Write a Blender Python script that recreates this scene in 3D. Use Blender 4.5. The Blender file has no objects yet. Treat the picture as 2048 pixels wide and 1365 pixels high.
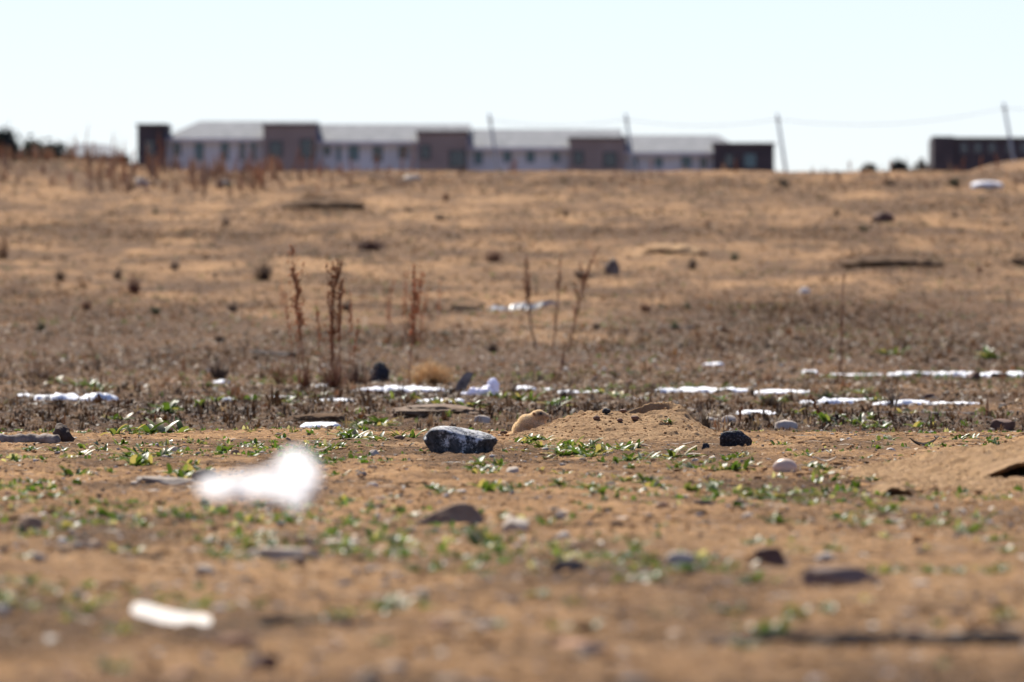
import bpy, math, random
import numpy as np
from mathutils import Vector, Matrix

random.seed(7)
RNG = np.random.default_rng(11)
R = math.radians
scene = bpy.context.scene
COL = scene.collection

# ------------------------------------------------------------------ camera numbers
FPX = 22755.0          # focal length in pixels of the 2048 px wide photograph (400 mm lens, 36 mm sensor)
EYE = 0.475            # lens height: the photographer lies on the ground
HOR = 655.0            # eye-level row in the photograph
FOCUS = 47.3

# ------------------------------------------------------------------ noise
def _hash(ix, iy, seed):
    h = (ix.astype(np.int64) * 374761393 + iy.astype(np.int64) * 668265263 + seed * 2147483647) & 0xFFFFFFFF
    h = ((h ^ (h >> 13)) * 1274126177) & 0xFFFFFFFF
    h = ((h ^ (h >> 16)) * 2246822519) & 0xFFFFFFFF
    return ((h ^ (h >> 15)) & 0xFFFFFF) / float(0xFFFFFF)

def vnoise(x, y, seed=0):
    x = np.asarray(x, float); y = np.asarray(y, float)
    ix = np.floor(x); iy = np.floor(y)
    fx = x - ix; fy = y - iy
    fx = fx * fx * fx * (fx * (fx * 6 - 15) + 10); fy = fy * fy * fy * (fy * (fy * 6 - 15) + 10)
    a = _hash(ix, iy, seed); b = _hash(ix + 1, iy, seed)
    c = _hash(ix, iy + 1, seed); d = _hash(ix + 1, iy + 1, seed)
    return ((a * (1 - fx) + b * fx) * (1 - fy) + (c * (1 - fx) + d * fx) * fy) * 2 - 1

def fbm(x, y, seed=0, octs=3, gain=.5):
    s = 0; a = 1; n = 0
    for o in range(octs):
        s = s + a * vnoise(x * 2 ** o + 17.3 * o, y * 2 ** o + 9.1 * o, seed + o); n += a; a *= gain
    return s / n

def n3(V, scale, seed):           # cheap 3-D noise out of three 2-D slices
    x, y, z = V[:, 0] * scale, V[:, 1] * scale, V[:, 2] * scale
    return (vnoise(x + z * .7, y - z * .6, seed) + vnoise(y + x * .5 + 31, z + 5, seed + 1) + vnoise(z - y * .4 + 11, x + 3, seed + 2)) / 3

def smooth(a, b, x):
    t = np.clip((x - a) / (b - a), 0, 1)
    return t * t * (3 - 2 * t)

# ------------------------------------------------------------------ terrain
PROF = [(-400, 0), (0, 0), (44, 0), (48.4, .008), (49.5, .012), (52, -.02), (57, -.055), (62, -.035), (68, .0), (80, .02), (92, .030),
        (105, .106), (120, .238), (140, .475), (165, .874), (190, 1.352), (215, 1.94), (240, 2.637), (262, 3.35),
        (280, 3.98), (292, 4.44), (300, 4.60), (315, 4.62), (350, 4.4), (450, 4.8), (700, 6.6), (1000, 9), (1400, 11), (3500, 20), (9000, 30)]
PD = np.array([p[0] for p in PROF], float); PZ = np.array([p[1] for p in PROF], float)

def _gauss(x, y, cx, cy, sx, sy):
    return np.exp(-((x - cx) / sx) ** 2 - ((y - cy) / sy) ** 2)

HUMPS = []          # (x, y, sx, sy, h)
def H(x, y):
    """height of the ground without its crumbs"""
    x = np.asarray(x, float); y = np.asarray(y, float)
    z = np.interp(y, PD, PZ)
    z = z + .006 * fbm(x * .45, y * .30, 3, 2) * smooth(5, 20, y) * (1 - smooth(90, 140, y))
    z = z + .004 * fbm(x * 1.7, y * .9, 5, 2) * (1 - smooth(70, 120, y))
    z = z + .09 * fbm(x * .10, y * .045, 9, 3) * smooth(100, 180, y) * (1 - smooth(310, 400, y))
    z = z + .035 * fbm(x * .5, y * .22, 12, 2) * smooth(110, 170, y) * (1 - smooth(310, 400, y))
    z = z + .30 * (1 - smooth(-12.0, -7.5, x)) * smooth(255, 292, y) * (1 - smooth(300, 340, y))
    z = z + 1.1 * smooth(11.0, 15.5, x) * smooth(305, 345, y) * (1 - smooth(350, 460, y))
    for (cx, cy, sx, sy, h) in HUMPS:
        z = z + h * _gauss(x, y, cx, cy, sx, sy)
    return z

def at(px, py, lo=10.0):
    """ground point seen at photograph pixel px, py"""
    ds = np.concatenate([np.arange(lo, 70, .05), np.arange(70, 340, .25)])
    rz = EYE - (py - HOR) / FPX * ds
    hz = H((px - 1024) / FPX * ds, ds)
    k = np.nonzero(hz >= rz)[0]
    d = ds[k[0]] if len(k) else 300.0
    x = (px - 1024) / FPX * d
    return Vector((x, d, float(H(x, d))))

def mpp(d):         # metres per photograph pixel at distance d
    return d / FPX

def xw(px, d): return (px - 1024) / FPX * d
def zw(py, d): return EYE - (py - HOR) / FPX * d

def hump(px, py, wpx, dep, hpx):
    p = at(px, py); s = mpp(p.y)
    HUMPS.append((p.x, p.y, wpx * s, dep, hpx * s))
_h = []
for a in [(560, 872, 150, 1.0, 9), (650, 842, 75, 1.2, 16), (930, 835, 90, 1.5, 18), (1750, 884, 260, 1.2, 5),
          (1130, 672, 150, 4, 14), (1340, 505, 90, 6, 16), (1780, 530, 110, 6, 20), (640, 412, 60, 5, 20),
          (1900, 1215, 190, 1.2, 22), (220, 1020, 200, 1.5, 8), (1900, 700, 110, 4, 14), (900, 640, 90, 3, 10),
          (120, 470, 150, 8, 12), (1300, 445, 200, 8, 8), (430, 520, 150, 7, 9)]:
    p = at(a[0], a[1]); s = mpp(p.y)
    _h.append((p.x, p.y, a[2] * s, a[3], a[4] * s))
HUMPS.extend(_h)

# soil patches: px, py, half width px, half depth m, amount
def patchlist(L):
    out = []
    for (px, py, w, dep, am) in L:
        p = at(px, py); out.append((p.x, p.y, w * mpp(p.y), dep, am))
    return out
LITTER = patchlist([(1200, 828, 420, 4, .8), (1650, 640, 330, 17, 1.0), (1500, 690, 420, 12, .9), (1900, 690, 260, 12, .9), (760, 680, 260, 9, .9), (250, 640, 260, 18, .55),
                    (450, 715, 300, 9, .8), (1700, 850, 420, 4.5, .9), (1300, 700, 160, 6, .8), (880, 625, 100, 5, .7), (300, 830, 420, 9, .75),
                    (700, 800, 300, 9, .6), (1780, 525, 120, 7, .7), (640, 415, 75, 7, 1.0), (740, 492, 60, 5, .6),
                    (1500, 468, 700, 7, .45), (300, 470, 420, 8, .5), (60, 590, 200, 10, .45), (1300, 365, 900, 7, .35), (1850, 410, 300, 6, .3),
                    (1650, 765, 300, 3, .35), (560, 985, 220, 1.6, .35), (1850, 1035, 300, 1.5, .4), (1500, 1290, 300, .5, .4),
                    (1350, 960, 260, 2, .25), (900, 560, 500, 5, .2), (330, 980, 120, 1, .3)])
SAND = patchlist([(1130, 672, 170, 4, 1.0), (1340, 500, 110, 6, .9), (960, 430, 700, 8, .5), (1000, 400, 900, 6, .45), (900, 560, 250, 7, .4),
                  (300, 900, 330, 2.5, .7), (1200, 895, 300, 1.5, .7), (650, 890, 300, 2, .7), (1900, 1200, 260, 1.0, .9), (1700, 900, 260, 2, .7),
                  (1000, 1120, 1200, 4, .4), (300, 1120, 400, 2, .4), (600, 530, 120, 5, .4), (1100, 540, 300, 5, .3)])

def field(L, x, y):
    m = np.zeros(np.shape(x))
    for (cx, cy, sx, sy, am) in L:
        k = (np.abs(x - cx) < sx * 2.2) & (np.abs(y - cy) < sy * 2.2)
        if not np.any(k): continue
        xx = x[k]; yy = y[k]
        w = am * np.exp(-(((xx - cx) / sx) ** 2) ** 1.3 - (((yy - cy) / sy) ** 2) ** 1.3)
        m[k] = np.maximum(m[k], w)
    return m

def crumbs(x, y):
    near = 1 - smooth(75, 130, y)
    z = .006 * fbm(x * 5, y * 3.2, 21, 2)
    z = z + .0075 * vnoise(x * 16, y * 13, 25) + .0065 * vnoise(x * 37, y * 27, 27) + .003 * vnoise(x * 70, y * 40, 29)
    n = vnoise(x * 26, y * 20, 31)
    z = z + .006 * np.clip(n - .45, 0, 1) * 2
    far = .02 * fbm(x * 2.2, y * .9, 41, 3)
    return z * near + far * smooth(90, 150, y) * (1 - smooth(320, 500, y))

# ------------------------------------------------------------------ materials
def mat(name, color=(.5, .5, .5), rough=.8, spec=.3, metallic=0):
    m = bpy.data.materials.new(name); m.use_nodes = True
    b = m.node_tree.nodes['Principled BSDF']
    b.inputs['Base Color'].default_value = (*color, 1)
    b.inputs['Roughness'].default_value = rough
    b.inputs['Specular IOR Level'].default_value = spec
    b.inputs['Metallic'].default_value = metallic
    return m

def N(m, t, **kw):
    n = m.node_tree.nodes.new(t)
    for k, v in kw.items(): setattr(n, k, v)
    return n
def L(m, a, b): m.node_tree.links.new(a, b)

def noise(m, scale, detail=4, rough=.6, coord='Object', vec=None):
    if vec is None:
        tc = N(m, 'ShaderNodeTexCoord'); vec = tc.outputs[coord]
    n = N(m, 'ShaderNodeTexNoise'); n.inputs['Scale'].default_value = scale
    n.inputs['Detail'].default_value = detail; n.inputs['Roughness'].default_value = rough
    L(m, vec, n.inputs['Vector'])
    return n.outputs['Fac']

def ramp(m, fac, stops):
    r = N(m, 'ShaderNodeValToRGB'); L(m, fac, r.inputs['Fac'])
    e = r.color_ramp.elements
    while len(e) < len(stops): e.new(.5)
    for i, (p, c) in enumerate(stops):
        e[i].position = p; e[i].color = (*c, 1) if len(c) == 3 else c
    return r.outputs['Color']

def mix(m, fac, a, b, blend='MIX'):
    x = N(m, 'ShaderNodeMix', data_type='RGBA', blend_type=blend)
    for s, v in ((0, fac), (6, a), (7, b)):
        if hasattr(v, 'links'): L(m, v, x.inputs[s])
        elif s == 0: x.inputs[0].default_value = v
        else: x.inputs[s].default_value = (*v, 1)
    return x.outputs[2]

def bump(m, fac, strength, dist):
    b = N(m, 'ShaderNodeBump'); b.inputs['Strength'].default_value = strength; b.inputs['Distance'].default_value = dist
    L(m, fac, b.inputs['Height']); L(m, b.outputs['Normal'], m.node_tree.nodes['Principled BSDF'].inputs['Normal'])

def base(m): return m.node_tree.nodes['Principled BSDF'].inputs['Base Color']

def noisy(name, stops, scale, rough=.85, spec=.25, bmp=0, bscale=None, detail=5):
    m = mat(name, rough=rough, spec=spec)
    L(m, ramp(m, noise(m, scale, detail), stops), base(m))
    if bmp: bump(m, noise(m, bscale or scale * 4, 4), 1, bmp)
    return m

SAND_A = (.45, .25, .108); SAND_B = (.10, .050, .021); SAND_C = (.66, .40, .19)
def soil_material():
    m = mat('soil', rough=.95, spec=.12)
    n1 = noise(m, 1.3, 5, .65); n2 = noise(m, 14, 5, .7); n3_ = noise(m, 95, 3, .7)
    c = ramp(m, n2, [(.36, SAND_B), (.5, SAND_A), (.64, SAND_C)])
    c2 = ramp(m, n1, [(.38, (.15, .082, .04)), (.5, SAND_A), (.62, (.60, .355, .165))])
    c = mix(m, .5, c, c2)
    c = mix(m, ramp(m, n3_, [(.5, (0, 0, 0)), (.62, (.55, .55, .55))]), c, (.25, .17, .115))
    at_ = N(m, 'ShaderNodeAttribute', attribute_name='mask')
    sep = N(m, 'ShaderNodeSeparateColor'); L(m, at_.outputs['Color'], sep.inputs[0])
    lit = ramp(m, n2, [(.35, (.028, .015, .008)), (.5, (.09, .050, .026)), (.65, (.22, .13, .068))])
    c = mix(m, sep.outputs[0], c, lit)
    c = mix(m, sep.outputs[1], c, ramp(m, n2, [(.32, (.30, .18, .09)), (.6, (.53, .345, .185))]))
    c = mix(m, sep.outputs[2], c, ramp(m, n2, [(.35, (.06, .033, .017)), (.65, (.21, .123, .062))]))
    L(m, c, base(m))
    nb = N(m, 'ShaderNodeMath', operation='MULTIPLY_ADD'); L(m, noise(m, 38, 6, .75), nb.inputs[0]); nb.inputs[1].default_value = 2.0; L(m, n3_, nb.inputs[2])
    bump(m, nb.outputs[0], 1.0, .011)
    return m
SOIL = soil_material()

def attr_mat(name, rough=.85, spec=.25, transl=0.0, nscale=30, tcol=(1.5, 1.5, .6)):
    m = mat(name, rough=rough, spec=spec)
    a = N(m, 'ShaderNodeAttribute', attribute_name='Col')
    v = ramp(m, noise(m, nscale, 3), [(.3, (.72, .72, .72)), (.7, (1.18, 1.18, 1.18))])
    c = mix(m, 1.0, a.outputs['Color'], v, 'MULTIPLY')
    L(m, c, base(m))
    if transl:
        t = N(m, 'ShaderNodeBsdfTranslucent'); L(m, mix(m, 1.0, c, tcol, 'MULTIPLY'), t.inputs['Color'])
        ms = N(m, 'ShaderNodeMixShader'); ms.inputs[0].default_value = transl
        b = m.node_tree.nodes['Principled BSDF']; o = m.node_tree.nodes['Material Output']
        L(m, b.outputs[0], ms.inputs[1]); L(m, t.outputs[0], ms.inputs[2]); L(m, ms.outputs[0], o.inputs['Surface'])
    return m
M_CLOD = attr_mat('soil_clods', .95, .12, nscale=120)
M_LITTER = attr_mat('dead_plant_matter', .7, .3, .15, nscale=60, tcol=(1.1, 1, .85))
M_LEAF = attr_mat('green_leaf', .46, .45, .34, nscale=50)
M_STALK = attr_mat('dock_stalk', .8, .25, .2, nscale=40, tcol=(1.4, 1, .7))

def stone_mat(name, a, b, scale=18, rough=.8, spec=.3, bmp=.004):
    return noisy(name, [(.3, a), (.55, tuple((x + y) / 2 for x, y in zip(a, b))), (.75, b)], scale, rough, spec, bmp, scale * 3)

# ------------------------------------------------------------------ mesh helpers
def mesh_np(name, V, F, m=None, parent=None, cols=None, smooth_=True, attr='Col', loc=None):
    me = bpy.data.meshes.new(name)
    V = np.ascontiguousarray(V, np.float32); F = np.ascontiguousarray(F, np.int32)
    k = F.shape[1]
    me.vertices.add(len(V)); me.vertices.foreach_set('co', V.ravel())
    me.loops.add(F.size); me.loops.foreach_set('vertex_index', F.ravel())
    me.polygons.add(len(F)); me.polygons.foreach_set('loop_start', np.arange(0, F.size, k, dtype=np.int32))
    try: me.polygons.foreach_set('loop_total', np.full(len(F), k, np.int32))
    except Exception: pass
    if cols is not None:
        ca = me.color_attributes.new(attr, 'FLOAT_COLOR', 'POINT')
        c4 = np.ones((len(V), 4), np.float32); c4[:, :3] = cols
        ca.data.foreach_set('color', c4.ravel())
    me.update(calc_edges=True)
    me.polygons.foreach_set('use_smooth', np.full(len(F), smooth_, bool))
    if m: me.materials.append(m)
    o = bpy.data.objects.new(name, me); COL.objects.link(o)
    if parent: o.parent = parent
    if loc is not None: o.location = loc
    return o

def tag(o, label=None, cat=None, group=None, kind=None):
    if label: o['label'] = label
    if cat: o['category'] = cat
    if group: o['group'] = group
    if kind: o['kind'] = kind
    return o

def empty(name, loc=(0, 0, 0), label=None, cat=None, group=None, rz=0):
    o = bpy.data.objects.new(name, None); COL.objects.link(o); o.location = loc; o.rotation_euler = (0, 0, rz)
    o.empty_display_size = .05
    return tag(o, label, cat, group)

def ico(sub):
    import bmesh
    bm = bmesh.new(); bmesh.ops.create_icosphere(bm, subdivisions=sub, radius=1)
    V = np.array([v.co[:] for v in bm.verts]); F = np.array([[v.index for v in f.verts] for f in bm.faces]); bm.free()
    return V, F
ICO = {k: ico(k) for k in (1, 2, 3, 4, 5)}

class Geo:
    def __init__(s): s.V = []; s.F = []; s.C = []; s.n = 0
    def add(s, V, F, c=(1, 1, 1)):
        V = np.asarray(V, float); F = np.asarray(F)
        if F.shape[1] == 4: F = np.concatenate([F[:, [0, 1, 2]], F[:, [0, 2, 3]]])
        s.V.append(V); s.F.append(F + s.n); s.n += len(V)
        c = np.asarray(c, float); s.C.append(np.broadcast_to(c, (len(V), 3)))
        return s
    def box(s, x0, x1, y0, y1, z0, z1, c=(1, 1, 1)):
        V = [(x, y, z) for x in (x0, x1) for y in (y0, y1) for z in (z0, z1)]
        F = [(0, 1, 3, 2), (4, 6, 7, 5), (0, 4, 5, 1), (2, 3, 7, 6), (0, 2, 6, 4), (1, 5, 7, 3)]
        return s.add(V, F, c)
    def tube(s, pts, rad, c=(1, 1, 1), seg=6):
        P = [Vector(p) for p in pts]; n = len(P); V = []
        rad = rad if hasattr(rad, '__len__') else [rad] * n
        for i, p in enumerate(P):
            t = (P[min(i + 1, n - 1)] - P[max(i - 1, 0)]).normalized()
            u = t.cross(Vector((.31, .95, .02)))
            if u.length < 1e-3: u = t.cross(Vector((1, 0, 0)))
            u.normalize(); w = t.cross(u)
            for k in range(seg):
                a = 2 * math.pi * k / seg
                V.append(p + (u * math.cos(a) + w * math.sin(a)) * rad[i])
        F = [(i * seg + k, i * seg + (k + 1) % seg, (i + 1) * seg + (k + 1) % seg, (i + 1) * seg + k) for i in range(n - 1) for k in range(seg)]
        V += [P[0], P[-1]]; a = n * seg
        T = [(a, (k + 1) % seg, k, k) for k in range(seg)] + [(a + 1, (n - 1) * seg + k, (n - 1) * seg + (k + 1) % seg, (n - 1) * seg + (k + 1) % seg) for k in range(seg)]
        V = np.array([v[:] for v in V]); F = np.array(F)
        Ft = np.concatenate([F[:, [0, 1, 2]], F[:, [0, 2, 3]], np.array(T)[:, :3]])
        s.V.append(V); s.F.append(Ft + s.n); s.n += len(V); s.C.append(np.broadcast_to(np.asarray(c, float), (len(V), 3)))
        return s
    def build(s, name, m, parent=None, smooth_=True, loc=None):
        return mesh_np(name, np.concatenate(s.V), np.concatenate(s.F), m, parent, np.concatenate(s.C), smooth_, loc=loc)

def merge(name, protos, pos, scale, rot, cols, m, tilt=None, smooth_=False):
    """many small pieces of one mass in ONE mesh"""
    n = len(pos); pick = RNG.integers(0, len(protos), n)
    VV = []; FF = []; CC = []; off = 0
    for k, (V, F) in enumerate(protos):
        id_ = np.nonzero(pick == k)[0]
        if not len(id_): continue
        c, s = np.cos(rot[id_]), np.sin(rot[id_])
        P = V[None] * scale[id_][:, None, :]
        X = P[..., 0] * c[:, None] - P[..., 1] * s[:, None]
        Y = P[..., 0] * s[:, None] + P[..., 1] * c[:, None]
        Z = P[..., 2]
        P = np.stack([X, Y, Z], -1) + pos[id_][:, None, :]
        nv = len(V)
        Fk = F[None] + (np.arange(len(id_)) * nv)[:, None, None] + off
        VV.append(P.reshape(-1, 3)); FF.append(Fk.reshape(-1, 3)); CC.append(np.repeat(cols[id_], nv, 0)); off += nv * len(id_)
    return mesh_np(name, np.concatenate(VV), np.concatenate(FF), m, None, np.concatenate(CC), smooth_)

# ------------------------------------------------------------------ ground sheet
def build_ground():
    rows = [-300, -60, -10, 4, 8, 11, 13]
    d = 13.6
    while d < 310:
        rows.append(d)
        if d < 44: d += .04
        elif d < 60: d += .032
        elif d < 100: d += .06
        else: d += .06 + (d - 100) * .0022
    while d < 9000:
        rows.append(d); d *= 1.035
    rows = np.array(rows)
    core = np.linspace(-1, 1, 760)
    U = np.concatenate([core])
    hw = .058 * np.clip(rows, 14, None) + .45
    X = U[None] * hw[:, None]
    ext = np.array([1.05, 1.15, 1.35, 1.8, 3, 6, 14, 40])
    XL = -(ext[::-1][None] * hw[:, None]); XR = ext[None] * hw[:, None]
    XL[:, 0] -= 300; XR[:, -1] += 300
    X = np.concatenate([XL, X, XR], 1); Y = np.broadcast_to(rows[:, None], X.shape)
    Z = H(X, Y) + crumbs(X, Y)
    nr, nc = X.shape
    V = np.stack([X, Y, Z], -1).reshape(-1, 3)
    i = np.arange(nr - 1)[:, None] * nc + np.arange(nc - 1)[None]
    F = np.stack([i, i + 1, i + nc + 1, i + nc], -1).reshape(-1, 4)
    xf, yf = V[:, 0], V[:, 1]
    lit = field(LITTER, xf, yf); snd = field(SAND, xf, yf)
    br = fbm(xf * 3, yf * .6, 51, 3); br2 = fbm(xf * .6, yf * .12, 57, 3)
    lit = np.clip(lit * (1.25 + .9 * br) + .5 * np.clip(br2 - .1, 0, 1) + (.8 + .5 * br2) * smooth(53, 60, yf) * (1 - smooth(125, 160, yf)) + (.44 + .6 * br2 + .4 * br) * smooth(125, 160, yf), 0, 1) * (1 - .75 * snd) * .95
    snd = np.clip(snd * (.8 + .9 * br), 0, 1) * (1 - lit) * .7
    moist = np.clip(fbm(xf * 1.3, yf * .22, 61, 3) * 1.9 + .8 * fbm(xf * 5, yf * .9, 64, 2) + .15, 0, .9) * (1 - .6 * snd)
    o = mesh_np('ground', V, F, SOIL, None, np.stack([lit, snd, moist], -1), True, 'mask')
    tag(o, kind='structure')
build_ground()

def vis_sample(n, d0, d1, power=1.0, margin=1.5):
    n = int(n * 1.3)
    """random ground spots; density thins with distance by 'power'"""
    u = RNG.random(n)
    p = 2 - power
    d = (d0 ** p + u * (d1 ** p - d0 ** p)) ** (1 / p) if abs(p) > 1e-6 else d0 * (d1 / d0) ** u
    x = (RNG.random(n) * 2 - 1) * (.045 * margin * d + .1)
    return x, d

# ------------------------------------------------------------------ clods and pebbles
def blob_protos(sub, n, seed, flat=.7):
    out = []
    for k in range(n):
        V, F = ICO[sub]; V = V.copy()
        V *= (1 + .38 * n3(V, 1.3, seed + k * 7) + .2 * n3(V, 3, seed + k * 7 + 3))[:, None]
        for j in range(4):
            a = RNG.normal(size=3); a /= np.linalg.norm(a)
            t = V @ a; lim = .55 + RNG.random() * .25
            V -= np.clip(t - lim, 0, None)[:, None] * a
        V[:, 2] *= flat
        out.append((V, F))
    return out
P1 = blob_protos(1, 6, 100); P2 = blob_protos(2, 6, 200)

def scatter_clods():
    x, y = vis_sample(120000, 14.5, 62, .9)
    keep = 1.3 * vnoise(x * .9, y * .45, 71) + .9 * vnoise(x * 4, y * 2, 72) + RNG.random(len(x)) * .9 > .12
    x, y = x[keep], y[keep]; n = len(x)
    r = .0016 + .009 * RNG.random(n) ** 9
    lit = field(LITTER, x, y)[:, None]
    pos = np.stack([x, y, H(x, y) + crumbs(x, y) + r * .25], -1)
    sc = r[:, None] * (.7 + .7 * RNG.random((n, 3)))
    base_c = np.array(SAND_A)[None] * (.6 + .8 * RNG.random((n, 1)))
    dark = np.array([[.16, .11, .075]]) * (.5 + RNG.random((n, 1)))
    c = base_c * (1 - lit * .7) + dark * lit * .7
    grey = RNG.random(n) < .12; c[grey] = np.array([.3, .27, .25]) * (.4 + 1.2 * RNG.random((grey.sum(), 1)))
    drk = RNG.random(n) < .07; c[drk] = np.array([.09, .06, .045])
    tag(merge('gravel', P1, pos, sc, RNG.random(n) * 6.28, c, M_CLOD), 'crumbs of sandy soil and fine gravel strewn over the ground', 'gravel', kind='stuff')
    # larger pebbles
    x, y = vis_sample(2300, 14.5, 110, 1.1); n = len(x)
    r = .004 + .014 * RNG.random(n) ** 3.5
    r *= (1 + smooth(60, 110, y) * .8)
    pos = np.stack([x, y, H(x, y) + crumbs(x, y) + r * .2], -1)
    sc = r[:, None] * (.7 + .8 * RNG.random((n, 3))) * np.array([[1.3, 1.1, .75]])
    pal = np.array([(.32, .28, .25), (.5, .42, .34), (.14, .12, .115), (.42, .26, .17), (.6, .54, .47), (.2, .13, .09)])
    c = pal[RNG.integers(0, len(pal), n)] * (.7 + .5 * RNG.random((n, 1)))
    tag(merge('pebbles', P2, pos, sc, RNG.random(n) * 6.28, c, M_CLOD, smooth_=True), 'loose small pebbles and dirt lumps scattered across the flat', 'pebbles', kind='stuff')
scatter_clods()

# ------------------------------------------------------------------ litter (dead leaves, chips, stems)
def chip_proto(n=6):
    out = []
    for k in range(n):
        w = .25 + .25 * RNG.random(); b = .25 + .35 * RNG.random(); tw = RNG.normal() * .3
        xs = np.linspace(-1, 1, 5); V = []
        for i, t in enumerate(xs):
            ww = w * (1 - t * t * .8)
            V.append((t, -ww, b * (1 - t * t) + tw * .2 * t)); V.append((t, ww, b * (1 - t * t) + .25 * w - tw * .2 * t))
        F = []
        for i in range(4):
            a = i * 2; F += [(a, a + 1, a + 3), (a, a + 3, a + 2)]
        out.append((np.array(V), np.array(F)))
    return out
def tuft_protos(n, blades, seed, spread=.9, up=1.0, w=.05):
    rg = np.random.default_rng(seed); out = []
    for k in range(n):
        V = []; F = []
        for b in range(blades):
            a = rg.random() * 6.283; ln = .5 + .6 * rg.random(); sp = spread * rg.random(); z = up * (1 - sp * .55)
            dx, dy = math.cos(a), math.sin(a); bx, by = rg.normal(size=2) * .12
            ww = w * (.6 + .8 * rg.random()); px_, py_ = -dy * ww, dx * ww
            p0 = (bx, by, -.05); p1 = (bx + dx * sp * ln * .45, by + dy * sp * ln * .45, z * ln * .65); p2 = (bx + dx * sp * ln, by + dy * sp * ln, z * ln * (1 - .35 * sp))
            i = len(V)
            V += [(p0[0] - px_, p0[1] - py_, p0[2]), (p0[0] + px_, p0[1] + py_, p0[2]), (p1[0] - px_ * .8, p1[1] - py_ * .8, p1[2]), (p1[0] + px_ * .8, p1[1] + py_ * .8, p1[2]), p2]
            F += [(i, i + 1, i + 3), (i, i + 3, i + 2), (i + 2, i + 3, i + 4)]
        out.append((np.array(V), np.array(F)))
    return out
CHIP = chip_proto(); TUFT = tuft_protos(8, 9, 5); BRUSH = tuft_protos(6, 12, 9, .45, 1.0, .035); SPR = tuft_protos(6, 6, 19, 1.0, .8, .13)

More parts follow.
